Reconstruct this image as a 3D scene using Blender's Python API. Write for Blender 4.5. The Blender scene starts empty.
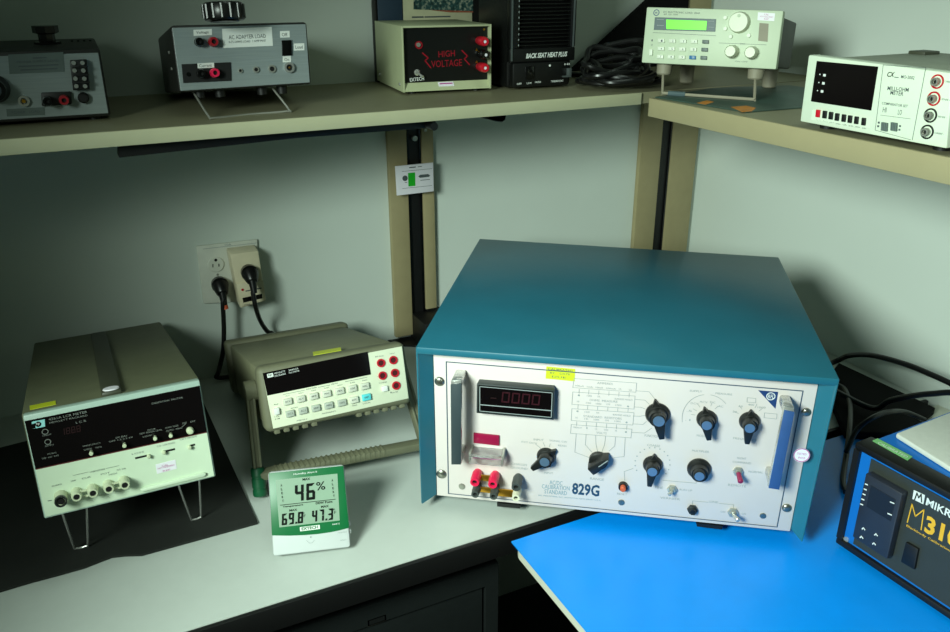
import bpy, bmesh, math, random
from mathutils import Vector, Matrix, Euler
random.seed(7)
S = bpy.context.scene
COL = S.collection
R = math.radians

# ---------------------------------------------------------------- camera
CP = Vector((-1.28236, -1.45398, 0.69308))
YAW, PITCH, ROLL, FPX = 0.45592, 0.39307, -0.00211, 820.05
fw = Vector((math.sin(YAW)*math.cos(PITCH), math.cos(YAW)*math.cos(PITCH), -math.sin(PITCH)))
r0 = Vector((math.cos(YAW), -math.sin(YAW), 0)); u0 = r0.cross(fw)
rt = math.cos(ROLL)*r0 + math.sin(ROLL)*u0
up = -math.sin(ROLL)*r0 + math.cos(ROLL)*u0
cam = bpy.data.cameras.new('camera'); co = bpy.data.objects.new('camera', cam); COL.objects.link(co)
cam.sensor_width = 36; cam.lens = FPX*36/950; cam.clip_start = .01
mw = Matrix((rt, up, -fw)).transposed().to_4x4(); mw.translation = CP
co.matrix_world = mw
S.camera = co

# ---------------------------------------------------------------- materials
def lin(c):
    c = c/255
    return c/12.92 if c <= .04045 else ((c+.055)/1.055)**2.4
def mat(name, rgb, rough=.5, metal=0, var=.06, scale=40, bump=0, emit=0, spec=.5, brushed=False, coat=0, trans=0, ior=1.45):
    m = bpy.data.materials.new(name); m.use_nodes = True
    nt = m.node_tree; b = nt.nodes['Principled BSDF']
    c = [lin(v) for v in rgb]
    tc = nt.nodes.new('ShaderNodeTexCoord')
    nz = nt.nodes.new('ShaderNodeTexNoise'); nz.inputs['Scale'].default_value = scale; nz.inputs['Detail'].default_value = 4
    src = tc.outputs['Object']
    if brushed:
        mp = nt.nodes.new('ShaderNodeMapping'); mp.inputs['Scale'].default_value = (1.5, 60, 60)
        nt.links.new(src, mp.inputs[0]); src = mp.outputs[0]
    nt.links.new(src, nz.inputs['Vector'])
    rp = nt.nodes.new('ShaderNodeValToRGB')
    rp.color_ramp.elements[0].position = .3; rp.color_ramp.elements[1].position = .7
    rp.color_ramp.elements[0].color = [max(0, v*(1-var)) for v in c]+[1]
    rp.color_ramp.elements[1].color = [min(1, v*(1+var)) for v in c]+[1]
    nt.links.new(nz.outputs['Fac'], rp.inputs[0]); nt.links.new(rp.outputs[0], b.inputs['Base Color'])
    b.inputs['Roughness'].default_value = rough; b.inputs['Metallic'].default_value = metal
    b.inputs['Specular IOR Level'].default_value = spec; b.inputs['Coat Weight'].default_value = coat
    if trans:
        b.inputs['Transmission Weight'].default_value = trans; b.inputs['IOR'].default_value = ior
    if bump:
        bp = nt.nodes.new('ShaderNodeBump'); bp.inputs['Strength'].default_value = bump; bp.inputs['Distance'].default_value = .001
        n2 = nt.nodes.new('ShaderNodeTexNoise'); n2.inputs['Scale'].default_value = scale*8
        nt.links.new(tc.outputs['Object'], n2.inputs['Vector'])
        nt.links.new(n2.outputs['Fac'], bp.inputs['Height']); nt.links.new(bp.outputs[0], b.inputs['Normal'])
    if emit:
        nt.links.new(rp.outputs[0], b.inputs['Emission Color']); b.inputs['Emission Strength'].default_value = emit
    return m
M = {}
def dm(k, *a, **kw): M[k] = mat(k, *a, **kw)
dm('wall_paint', (206,214,206), .85, var=.02, scale=6, bump=.15)
dm('floor_vinyl', (60,62,60), .6)
dm('laminate_grey', (192,198,192), .42, var=.015, scale=60)
dm('shelf_top', (128,124,98), .5, var=.05, scale=25)
dm('shelf_edge_cream', (180,178,146), .5, var=.02)
dm('shelf_edge_tan', (158,148,114), .5, var=.02)
dm('bench_edge', (205,206,190), .45, var=.02)
dm('black_edge', (14,14,14), .5)
dm('steel_dark', (26,30,30), .45, bump=.2, scale=80)
dm('steel_darker', (18,20,20), .5)
dm('holder_metal', (84,80,70), .45, .5)
dm('screw_steel', (150,150,140), .3, .9)
dm('rubber_black', (36,38,35), .85, spec=.3, var=.18, scale=9, bump=.3)
dm('mat_blue', (2,140,238), .32, var=.03, scale=20, bump=.1)
dm('post_tan', (158,146,110), .55, var=.04)
dm('black', (10,10,10), .5)
dm('black_gloss', (9,9,9), .15)
dm('black_matte', (8,8,8), .9, spec=.2)
dm('black_cable', (15,15,15), .32)
dm('chrome', (205,205,200), .25, .7)
dm('steel_wire', (180,180,170), .35, .65)
dm('brushed_alu', (150,160,160), .42, .35, var=.07, scale=12, brushed=True)
dm('gold', (205,150,50), .3, .9)
dm('teal_paint', (34,102,122), .36, var=.05, scale=14, bump=.12, coat=.1)
dm('panel_white', (212,202,199), .45, var=.01)
dm('line_blue', (58,78,98), .5)
dm('legend_grey', (146,154,154), .6)
dm('legend_dark', (78,86,88), .6)
dm('legend_navy', (24,62,92), .5)
dm('legend_teal', (120,152,164), .5)
dm('legend_white', (220,224,220), .5)
dm('legend_dim', (120,124,118), .6)
dm('navy', (20,54,108), .5)
dm('blue_grip', (50,82,134), .4)
dm('grip_dark', (52,64,68), .45)
dm('bezel_dark', (40,48,48), .45)
dm('screen_black', (11,7,8), .22, spec=.3)
dm('led_red', (50,9,19), .4, emit=.01)
dm('led_dim', (34,9,12), .4)
dm('hv_red', (140,10,30), .4, emit=.06)
dm('window_red', (150,22,64), .25)
dm('red_post', (226,30,76), .35)
dm('red_plastic', (190,22,40), .35)
dm('red_deep', (150,16,30), .4)
dm('stripe_red', (84,26,26), .5)
dm('magenta_sleeve', (140,28,72), .4)
dm('orange_button', (196,86,50), .4)
dm('knob_black', (20,21,20), .42, bump=.1)
dm('knob_cap', (108,136,164), .28, .5)
dm('grey_post', (62,68,66), .5)
dm('cream_post', (216,214,188), .45)
dm('clear_plastic', (245,248,246), .04, trans=.95, ior=1.25, var=0)
dm('sticker_yellow', (206,214,40), .5, var=.03)
dm('sticker_white', (232,228,236), .5, var=.02)
dm('sticker_print', (184,84,150), .5)
dm('sticker_green', (20,176,30), .5, var=.05)
dm('paper_white', (226,228,222), .7, var=.02)
dm('hp_body', (98,100,76), .55, bump=.2)
dm('hp_strap', (62,64,50), .5)
dm('hp_bezel', (168,190,178), .4, var=.03)
dm('hp_cream', (206,222,196), .5, var=.015)
dm('hp_knob', (196,204,172), .4)
dm('logo_cyan', (150,214,214), .5)
dm('dmm_body', (124,124,98), .55, bump=.2)
dm('dmm_boot', (106,106,84), .6, bump=.15)
dm('dmm_face', (222,226,200), .5, var=.015)
dm('dmm_key', (176,182,170), .5)
dm('dmm_key_light', (206,208,192), .5)
dm('key_cyan', (86,204,212), .5)
dm('jack_hole', (70,8,14), .5)
dm('grip_green', (10,84,50), .45, bump=.2)
dm('hygro_green', (8,102,54), .4, var=.03)
dm('hygro_white', (198,202,202), .4, var=.015)
dm('lcd_grey', (134,160,138), .35, var=.02)
dm('lcd_ink', (8,14,10), .7, spec=.15)
dm('load_face', (196,208,182), .5, var=.015)
dm('load_body', (44,48,44), .55)
dm('load_foot', (140,134,116), .6)
dm('lcd_green', (96,228,10), .4, emit=.55, var=.02)
dm('key_white', (222,228,210), .45)
dm('key_grey', (96,108,104), .5)
dm('key_blue', (26,104,158), .45)
dm('bezel_blue', (70,88,92), .45)
dm('knob_ivory', (206,212,186), .4)
dm('mil_face', (212,222,202), .45, var=.015)
dm('mil_top', (134,140,124), .55)
dm('hv_shell', (172,178,142), .5, var=.03)
dm('hv_lip', (178,184,146), .5, var=.02)
dm('hv_black', (12,13,12), .35)
dm('heater_black', (10,11,11), .4, bump=.1)
dm('heater_trim', (96,104,104), .35, .5)
dm('case_dark', (34,34,32), .5, bump=.15)
dm('wall_plate', (214,216,204), .4)
dm('adapter_ivory', (216,206,176), .45)
dm('card_dark', (34,52,44), .5, var=.7, scale=300)
for nd in M['card_dark'].node_tree.nodes:
    if nd.type == 'VALTORGB':
        nd.color_ramp.elements[0].color = (.008,.02,.018,1); nd.color_ramp.elements[1].color = (.38,.40,.30,1)
        e_ = nd.color_ramp.elements.new(.52); e_.color = (.03,.09,.085,1)
    if nd.type == 'TEX_NOISE': nd.inputs['Scale'].default_value = 190
dm('card_cream', (196,194,160), .6)
dm('card_red', (150,84,60), .6, var=.3, scale=200)
dm('binder_blue', (44,62,80), .5)
dm('sheet_teal', (56,78,70), .45, var=.3, scale=18)
dm('sheet_orange', (196,120,30), .5, var=.2, scale=60)
dm('m310_blue', (14,102,184), .38, var=.03)
dm('m310_dark', (46,50,46), .5, bump=.15)
dm('m310_ctrl', (38,42,52), .4)
dm('m310_screen', (28,32,40), .4, spec=.3)
dm('m310_gold', (224,170,40), .45)
dm('label_green', (124,190,120), .5)
dm('pad_white', (206,208,198), .8, var=.03, scale=120, bump=.4)

# ---------------------------------------------------------------- helpers
def thing(name, label, cat, loc=(0,0,0), yaw=0, tilt=0, group=None):
    o = bpy.data.objects.new(name, None); COL.objects.link(o)
    o.empty_display_size = .05
    o.location = loc; o.rotation_euler = Euler((-tilt, 0, yaw), 'XYZ')
    o['label'] = label; o['category'] = cat
    if group: o['group'] = group
    return o
def mtx(t):
    return Matrix.Translation(t.location) @ t.rotation_euler.to_matrix().to_4x4()

class Face:
    """A flat face of a thing: the plane local-axis = value; at() gives the point of that face a camera ray meets."""
    def __init__(s, t, val, axis=1):
        s.m = mtx(t).inverted() if t else Matrix.Identity(4); s.v = val; s.a = axis
        s.n = Vector((0,-1,0)) if axis == 1 else (Vector((0,0,1)) if axis == 2 else Vector((-1,0,0)))
        s.o = s.m @ CP
    def at(s, x, y, lift=0):
        d = fw + (x-475)/FPX*rt - (y-316)/FPX*up
        d = s.m.to_3x3() @ d
        v = s.v + lift*(s.n[s.a])
        k = (v - s.o[s.a])/d[s.a]
        return s.o + k*d
    def sc(s, x, y):
        return (s.at(x+1, y) - s.at(x-1, y)).length/2

class B:
    def __init__(s): s.bm = bmesh.new()
    def box(s, x0, x1, y0, y1, z0, z1, bev=0, seg=2):
        n = bmesh.new(); bmesh.ops.create_cube(n, size=1)
        for v in n.verts:
            v.co = Vector(((x0+x1)/2+v.co.x*(x1-x0), (y0+y1)/2+v.co.y*(y1-y0), (z0+z1)/2+v.co.z*(z1-z0)))
        if bev: bmesh.ops.bevel(n, geom=n.edges[:], offset=bev, segments=seg, affect='EDGES', profile=.5)
        s._add(n); return s
    def _add(s, n):
        me = bpy.data.meshes.new('tmp'); n.to_mesh(me); n.free(); s.bm.from_mesh(me); bpy.data.meshes.remove(me)
    def prism(s, pts, vec, bev=0, seg=2):
        n = bmesh.new(); vec = Vector(vec)
        a = [n.verts.new(p) for p in pts]; b = [n.verts.new(Vector(p)+vec) for p in pts]
        n.faces.new(a); n.faces.new(b[::-1]); k = len(a)
        for i in range(k): n.faces.new((a[i], b[i], b[(i+1) % k], a[(i+1) % k]))
        bmesh.ops.recalc_face_normals(n, faces=n.faces[:])
        if bev: bmesh.ops.bevel(n, geom=n.edges[:], offset=bev, segments=seg, affect='EDGES', profile=.5)
        s._add(n); return s
    def hexa(s, lo, hi, bev=0):
        """block between two matching quads"""
        n = bmesh.new()
        a = [n.verts.new(p) for p in lo]; b = [n.verts.new(p) for p in hi]
        n.faces.new(a); n.faces.new(b[::-1])
        for i in range(4): n.faces.new((a[i], b[i], b[(i+1) % 4], a[(i+1) % 4]))
        bmesh.ops.recalc_face_normals(n, faces=n.faces[:])
        if bev: bmesh.ops.bevel(n, geom=n.edges[:], offset=bev, segments=2, affect='EDGES', profile=.5)
        s._add(n); return s
    def cyl(s, p0, p1, r0, r1=None, n=20, bev=0):
        r1 = r0 if r1 is None else r1
        p0 = Vector(p0); p1 = Vector(p1); d = p1-p0; L = d.length
        prof = [(0,0),(r0,0),(r1,L),(0,L)]
        if bev: prof = [(0,0),(r0,0),(r1,L-bev),(r1-bev,L),(0,L)]
        return s.lathe(prof, p0, d, n)
    def lathe(s, prof, p0, axis, n=20):
        axis = Vector(axis).normalized(); q = axis.to_track_quat('Z', 'Y'); p0 = Vector(p0)
        m = bmesh.new(); rows = []
        for r, h in prof:
            if r < 1e-7: rows.append([m.verts.new(p0+q @ Vector((0,0,h)))])
            else: rows.append([m.verts.new(p0+q @ Vector((r*math.cos(2*math.pi*i/n), r*math.sin(2*math.pi*i/n), h))) for i in range(n)])
        for a, b in zip(rows, rows[1:]):
            for i in range(n):
                j = (i+1) % n
                if len(a) == 1 and len(b) == 1: continue
                if len(a) == 1: m.faces.new((a[0], b[i], b[j]))
                elif len(b) == 1: m.faces.new((a[i], b[0], a[j]))
                else: m.faces.new((a[i], b[i], b[j], a[j]))
        bmesh.ops.recalc_face_normals(m, faces=m.faces[:])
        s._add(m); return s
    def tube(s, pts, r, n=10, smooth=6, cap=True):
        P = [Vector(p) for p in pts]
        if smooth and len(P) > 2:
            Q = [2*P[0]-P[1]]+P+[2*P[-1]-P[-2]]; out = []
            for i in range(1, len(Q)-2):
                for k in range(smooth):
                    t = k/smooth; a, b, c, d = Q[i-1], Q[i], Q[i+1], Q[i+2]
                    out.append(.5*((2*b)+(c-a)*t+(2*a-5*b+4*c-d)*t*t+(3*b-a-3*c+d)*t**3))
            out.append(P[-1]); P = out
        m = bmesh.new(); rows = []; up_ = None
        for i, p in enumerate(P):
            t = (P[min(i+1, len(P)-1)]-P[max(i-1, 0)]).normalized()
            if up_ is None: up_ = t.orthogonal().normalized()
            up_ = (up_-t*up_.dot(t)).normalized(); w = t.cross(up_)
            rows.append([m.verts.new(p+r*(math.cos(2*math.pi*k/n)*up_+math.sin(2*math.pi*k/n)*w)) for k in range(n)])
        for a, b in zip(rows, rows[1:]):
            for i in range(n): m.faces.new((a[i], a[(i+1) % n], b[(i+1) % n], b[i]))
        if cap: m.faces.new(rows[0][::-1]); m.faces.new(rows[-1])
        bmesh.ops.recalc_face_normals(m, faces=m.faces[:])
        s._add(m); return s
    # ---- on a face
    def plate(s, f, quad, depth=.0004, lift=0, bev=0):
        return s.prism([f.at(x, y, lift) for x, y in quad], f.n*depth, bev)
    def rect(s, f, x0, y0, x1, y1, depth=.0004, lift=0, bev=0, sl=0):
        return s.plate(f, [(x0,y0),(x1,y0+sl*(x1-x0)),(x1,y1+sl*(x1-x0)),(x0,y1)], depth, lift, bev)
    def disc(s, f, x, y, rpx, depth, lift=0, r1=None, n=20, bev=0):
        p = f.at(x, y, lift); k = f.sc(x, y)
        return s.cyl(p, p+f.n*depth, rpx*k, None if r1 is None else r1*k, n, bev)
    def ring(s, f, x, y, ro, ri, depth, lift=0, n=24):
        p = f.at(x, y, lift); k = f.sc(x, y)
        return s.lathe([(ri*k,0),(ro*k,0),(ro*k,depth),(ri*k,depth),(ri*k,0)], p, f.n, n)
    def line(s, f, pts, wpx=.5, lift=.0003, closed=False):
        P = [f.at(x, y, lift) for x, y in pts]; w = wpx*f.sc(*pts[0])/2
        if closed: P.append(P[0])
        for a, b in zip(P, P[1:]):
            d = (b-a)
            if d.length < 1e-6: continue
            q = d.normalized().cross(f.n)*w; e = d.normalized()*w*.8
            s.prism([a-q-e, b-q+e, b+q+e, a+q-e], f.n*.0002)
        return s
    def text(s, f, body, pL, pR, hpx, bold=0, lift=.0003, shear=0):
        """lettering whose baseline runs pL -> pR on face f, hpx tall"""
        c = bpy.data.curves.new('t', 'FONT'); c.body = body; c.offset = bold; c.shear = shear; c.resolution_u = 2
        o = bpy.data.objects.new('t', c)
        me = bpy.data.meshes.new_from_object(o)
        bpy.data.objects.remove(o); bpy.data.curves.remove(c)
        if not me.vertices: return s
        xs = [v.co.x for v in me.vertices]; ys = [v.co.y for v in me.vertices]
        x0, x1, y0, y1 = min(xs), max(xs), min(ys), max(ys)
        a = f.at(*pL, lift); b = f.at(*pR, lift); mx = ((pL[0]+pR[0])/2, (pL[1]+pR[1])/2)
        e = b-a; ex = e.normalized(); h = (f.at(mx[0], mx[1]-hpx)-f.at(*mx)).length
        ey = f.n.cross(ex)
        for v in me.vertices:
            v.co = a+ex*((v.co.x-x0)/(x1-x0)*e.length)+ey*((v.co.y-y0)/(y1-y0)*h)
        s.bm.from_mesh(me); bpy.data.meshes.remove(me); return s
    def seg7(s, f, chars, pL, pR, hpx, lift=.0003, wt=.13, slant=.08):
        """seven-segment lettering on a face"""
        SEG = {'0':'abcdef','1':'bc','2':'abged','3':'abgcd','4':'fgbc','5':'afgcd','6':'afgedc','7':'abc','8':'abcdefg','9':'abcdfg','-':'g'}
        a = f.at(*pL, lift); b = f.at(*pR, lift); mx = ((pL[0]+pR[0])/2, (pL[1]+pR[1])/2)
        ex = (b-a).normalized(); ey = f.n.cross(ex); H = (f.at(mx[0], mx[1]-hpx)-f.at(*mx)).length
        nd = sum(.35 if ch == '.' else 1 for ch in chars); cw = (b-a).length/nd; w = cw*.78; t = wt*H
        def P(x, y): return a+ex*(x+slant*y)+ey*y
        x = 0
        for ch in chars:
            if ch == '.':
                s.prism([P(x,0),P(x+t,0),P(x+t,t),P(x,t)], f.n*.0002); x += cw*.35; continue
            h = H/2; g = t*.12
            sg = {'a':(0,H-t,w,H),'d':(0,0,w,t),'g':(0,h-t/2,w,h+t/2),'f':(0,h+g,t,H-g),'b':(w-t,h+g,w,H-g),'e':(0,g,t,h-g),'c':(w-t,g,w,h-g)}
            for k in SEG[ch]:
                x0, y0, x1, y1 = sg[k]
                if k in 'adg':
                    x0 += g; x1 -= g; q = t/2 if k == 'g' else t
                    if k == 'a': pts = [(x0,y1),(x1,y1),(x1-t,y0),(x0+t,y0)]
                    elif k == 'd': pts = [(x0,y0),(x1,y0),(x1-t,y1),(x0+t,y1)]
                    else: pts = [(x0+q,y0),(x1-q,y0),(x1,(y0+y1)/2),(x1-q,y1),(x0+q,y1),(x0,(y0+y1)/2)]
                else:
                    pts = [(x0,y0+(t*.5 if k in 'fb' and 0 else 0)),(x1,y0),(x1,y1),(x0,y1)]
                s.prism([P(x+px, py) for px, py in pts], f.n*.0002)
            x += cw
        return s
    def build(s, name, m, parent=None, smooth=True, label=None):
        me = bpy.data.meshes.new(name)
        s.bm.to_mesh(me); s.bm.free()
        me.materials.append(M[m])
        if smooth and len(me.polygons):
            me.polygons.foreach_set('use_smooth', [True]*len(me.polygons))
            me.set_sharp_from_angle(angle=R(35))
        o = bpy.data.objects.new(name, me); COL.objects.link(o)
        if parent: o.parent = parent
        if label: o['label'] = label
        return o
def tag(o, label, cat, group=None):
    o['label'] = label; o['category'] = cat
    if group: o['group'] = group
    return o
def struct(o): o['kind'] = 'structure'; return o

def corner(flb, yaw, W):
    """centre of the front bottom edge, from its left end"""
    return (flb[0]+W/2*math.cos(yaw), flb[1]+W/2*math.sin(yaw), flb[2])

H = 0.5173     # shelf top
# ================================================================ SETTING
struct(B().box(-3.2, .08, 0, .08, -.76, 1.7).build('wall_back', 'wall_paint', smooth=False))
struct(B().box(0, .08, -3.2, 0, -.76, 1.7).build('wall_right', 'wall_paint', smooth=False))
struct(B().box(-3.2, .08, -3.2, .08, -.84, -.76).build('floor', 'floor_vinyl', smooth=False))

# ---------------------------------------------------------------- benches
t = thing('workbench', 'grey laminate workbench along the back wall with black front edge, meters on it', 'workbench', (-1.2,-.33,-.76))
o = Vector((1.2,.33,.76))
def off(b):
    bmesh.ops.translate(b.bm, verts=b.bm.verts[:], vec=o); return b
off(B().box(-2.6, -.001, -.652, -.001, -.032, 0)).build('worktop', 'laminate_grey', t, False)
off(B().box(-2.6, -.001, -.6585, -.652, -.036, -.0006, .001)).build('edge_band', 'black_edge', t)
off(B().box(-2.6, -.001, -.60, -.57, -.075, -.032)).build('apron', 'steel_darker', t, False)
for x in (-2.4, -.1):
    off(B().box(x-.025, x+.025, -.60, -.55, -.76, -.075)).build('leg', 'steel_darker', t, False)
    off(B().box(x-.025, x+.025, -.09, -.04, -.76, -.032)).build('leg', 'steel_darker', t, False)

t = thing('workbench', 'workbench with pale rounded edge under the blue mat, along the right wall', 'workbench', (-.43,-1.4,-.76))
o = Vector((.43,1.4,.76))
n = []
for k in range(7):
    a = math.pi-k*math.pi/2/6
    n.append((-.846+.02+.02*math.cos(a), -.676-.02+.02*math.sin(a), -.016))
pts = [(-.846,-2.4,-.016)]+n+[(-.001,-.676,-.016),(-.001,-2.4,-.016)]
off(B().prism(pts, (0,0,.016))).build('worktop', 'bench_edge', t, True)
off(B().box(-.834, -.004, -2.39, -.69, -.036, -.0162)).build('core_board', 'black_edge', t, False)
off(B().box(-.80, -.02, -2.35, -.72, -.085, -.036)).build('apron', 'steel_darker', t, False)
for x, y in ((-.75,-.78),(-.06,-.78),(-.75,-2.3),(-.06,-2.3)):
    off(B().box(x-.025, x+.025, y-.025, y+.025, -.76, -.085)).build('leg', 'steel_darker', t, False)

t = thing('drawer_cabinet', 'dark steel drawer cabinet under the grey workbench with small label holder', 'cabinet', (-1.2,-.34,-.76))
o = Vector((1.2,.34,.76))
b = B().box(-1.62, -.838, -.60, -.05, -.70, -.078)
b.box(-.858, -.838, -.622, -.60, -.70, -.078); b.box(-1.62, -1.60, -.622, -.60, -.70, -.078); b.box(-1.60, -.858, -.622, -.60, -.112, -.078)
off(b).build('body', 'steel_dark', t, False)
d = off(B().box(-1.597, -.861, -.618, -.602, -.34, -.115, .002)).build('drawer', 'steel_dark', t)
d2 = off(B().box(-1.597, -.861, -.618, -.602, -.66, -.345, .002)).build('drawer', 'steel_dark', t)
f = Face(None, -.618)
c = f.at(376, 618.5)
b = B(); b.box(c.x-.0145, c.x+.0145, -.622, -.618, c.z-.0065, c.z+.0065, .0015)
off(b).build('label_holder', 'holder_metal', d)
off(B().box(c.x-.011, c.x+.011, -.6224, -.6215, c.z-.0035, c.z+.0035)).build('label_card', 'steel_darker', d)
off(B().box(c.x-.04, c.x+.04, -.63, -.618, c.z-.40, c.z-.385, .003)).build('pull_handle', 'steel_wire', d2)
for x in (-1.58,-.88):
    for y in (-.57,-.1): off(B().cyl((x,y,-.76),(x,y,-.70),.015)).build('foot', 'black', t)

# ---------------------------------------------------------------- mats
f0 = Face(None, 0, 2)
edge = [(0,593),(30,584),(60,576),(85,569),(100,563),(112,558.5),(125,557),(142,556.5),(160,551.5),(258,524.5)]
pts = [Vector((-1.66,-.455,0)), Vector((-1.60,-.474,0))]+[f0.at(x, y) for x, y in edge]
pts += [f0.at(201,398), Vector((-1.47,-.115,0)), Vector((-1.68,-.10,0))]
for p in pts: p.z = .0005
tag(B().prism(pts, (0,0,.003)).build('rubber_mat', 'rubber_black', None, False), 'black rubber mat with a wavy front edge lying under the beige meter on wire bails', 'mat')
pts = [Vector((-.849,-.678,.0004)), Vector((-.14,-.678,.0004)), Vector((-.14,-2.3,.0004)), Vector((-.849,-2.3,.0004))]
tag(B().prism(pts, (0,0,.0022)).build('bench_mat', 'mat_blue', None, False), 'bright blue mat covering the right hand workbench', 'mat')

# ---------------------------------------------------------------- shelves
t = thing('wall_shelf', 'cream edged wall shelf along the back wall carrying the power supplies and heater', 'shelf', (-1.2,-.17,H-.02))
o = Vector((1.2,.17,-(H-.02)))
off(B().box(-2.6, -.002, -.340, -.001, H-.018, H)).build('board', 'shelf_top', t, False)
off(B().box(-2.6, -.436, -.3455, -.340, H-.0185, H+.0002, .001)).build('front_edge', 'shelf_edge_cream', t)
f = Face(None, -.31)
q = [f.at(119,142), f.at(436,118.5), f.at(436,127.5), f.at(300,138), f.at(119,158)]
q[0].z = q[1].z = H-.019
off(B().prism(q, (0,.03,0), .001)).build('under_rail', 'black', t)
f = Face(None, -.33)
q = [Vector((-.60,-.33,H-.019)), Vector((-.515,-.33,H-.019)), f.at(507,112), f.at(505.5,120), f.at(502,122.3), f.at(496,121.5), f.at(470,115)]
off(B().prism(q, (0,.3,0), .001)).build('bracket_arm', 'black', t)
c = f.at(433,126)
off(B().cyl((c.x,-.335,c.z),(c.x,-.25,c.z),.006)).build('bolt', 'black', t)

t = thing('wall_shelf', 'tan edged wall shelf on the right wall carrying the green screened load', 'shelf', (-.23,-.9,H-.02))
o = Vector((.23,.9,-(H-.02)))
q = [(-.459,-2.2,H-.027),(-.459,-.402,H-.027),(-.42,-.388,H-.027),(-.40,-.3465,H-.027),(-.002,-.3465,H-.027),(-.002,-2.2,H-.027)]
off(B().prism(q, (0,0,.027))).build('board', 'shelf_top', t, False)
off(B().prism([(-.465,-2.2,H-.0275),(-.465,-.402,H-.0275),(-.459,-.40,H-.0275),(-.459,-2.2,H-.0275)], (0,0,.0277), .0012)).build('front_edge', 'shelf_edge_tan', t)
off(B().box(-.40, -.01, -1.78, -1.75, H-.06, H-.027)).build('bracket_arm', 'black', t, False)

# ---------------------------------------------------------------- posts
def post(label, xs, zb, zt, loc):
    t = thing('shelf_post', label, 'post', loc); L = Vector(loc)
    (a0, a1), (s0, s1), (b0, b1) = xs
    def mv(b): bmesh.ops.translate(b.bm, verts=b.bm.verts[:], vec=-L); return b
    mv(B().box(a0, a1, -.013, -.0005, zb[0], zt, .002)).build('rail', 'post_tan', t)
    mv(B().box(b0, b1, -.013, -.0005, zb[1], zt, .002)).build('rail', 'post_tan', t)
    mv(B().box(s0-.001, s1+.001, -.006, -.0005, 0, zt)).build('channel', 'black', t, False)
    b = B()
    for x in (s0+.003, s1-.003): b.box(x-.0015, x+.0015, -.010, -.006, .0, zt)
    mv(b).build('channel_lip', 'black_gloss', t, False)
    return t, mv
f = Face(None, -.013)
X = lambda x, y: f.at(x, y).x
xs = [(X(387.5,135), X(406.6,133)), (X(406.6,133), X(421.5,131)), (X(421.5,131), X(433.3,130))]
t, mv = post('tan shelf post with black centre channel, the one bearing the small white tag', xs, (.012,.062), H-.02, ((xs[0][0]+xs[2][1])/2,-.014,0))
b = B(); b.box(xs[1][0], X(445,310), -.075, -.0, .0, .058, .002)
mv(b).build('foot_bracket', 'black', t)
f0b = Face(None, .004, 2)
q = [f0b.at(384,339.5), f0b.at(411,331), Vector((-.60,-.03,.004)), Vector((-.60,-.13,.004)), f0b.at(404,345)]
for p in q: p.z = .0005
mv(B().prism(q, (0,0,.004))).build('foot_plate', 'black', t, False)
c = f.at(416,142)
mv(B().disc(f, 414, 138, 2.5, .006)).build('bolt', 'steel_wire', t)
mv(B().disc(f, 425, 130, 1.4, .003)).build('screw', 'steel_wire', t)
xs = [(X(643.3,115), X(664,118)), (X(664,118), X(674.5,120)), (X(674.5,120), X(699.5,125))]
post('tan shelf post with a black centre slot in the corner behind the big blue box', xs, (.0,.0), 1.3, (-.08,-.014,0))

# small tag on the post
t = thing('label_tag', 'small white printed card with a bright green patch fixed to the tan post', 'tag', (-.70,-.031,.33))
f = Face(t, 0)
B().plate(f, [(394.8,166),(432.6,162.3),(433.2,191),(396.5,195.3)], .003, 0, .0005).build('card', 'sticker_white', t)
B().plate(f, [(408,173),(415,172.4),(415.3,185.8),(408.4,186.4)], .0004, .003).build('sticker', 'sticker_green', t, False, 'bright green sticker')
b = B()
b.line(f, [(409.5,167.6),(415.5,167)], .9, .0033); b.line(f, [(418,166.8),(421.5,166.4)], .6, .0033)
b.disc(f, 405, 178.3, 2.6, .0003, .003); b.plate(f, [(418.3,176.6),(420,174.8),(428,174),(430,175.2),(429,176.8),(420,177.8)], .0003, .003)
b.line(f, [(420.5,180.3),(429.5,179.4)], .5, .0033); b.line(f, [(405,182.5),(407,182.3)], .5, .0033)
b.line(f, [(402,171.5),(432,168.6)], .3, .0033); b.line(f, [(402.5,188.5),(432,185.5)], .3, .0033)
b.build('printing', 'legend_dark', t, False)

# ---------------------------------------------------------------- outlet, adapter, cords
t = thing('wall_outlet', 'white two gang wall outlet plate on the back wall', 'outlet', (-1.06,0,.2))
f = Face(t, -.0005)
B().plate(f, [(195.8,245.6),(256.7,238.6),(258.3,299.5),(203,302.8)], .006, 0, .0015).build('cover_plate', 'wall_plate', t)
f = Face(t, -.0065)
def recept(x, y):
    r = B().disc(f, x, y, 8.2, .0025, n=28, bev=.0008).build('receptacle', 'wall_plate', t)
    b = B(); b.rect(f, x-3.4, y-.2, x-2.4, y+3, .0003, .0025); b.rect(f, x+2.6, y-.6, x+3.6, y+2.2, .0003, .0025); b.disc(f, x, y-4.2, 1.5, .0003, .0025)
    b.build('slot', 'black', r, False)
recept(215.8,264.3); recept(219,284)
b = B().text(f, '10A', (225,246), (231.5,245.3), 2)
b.line(f, [(203,249),(256,243)], .4)
b.build('printing', 'legend_grey', t, False)
B().disc(f, 217.5, 274.5, 1.2, .001).build('screw', 'steel_wire', t)

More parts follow.
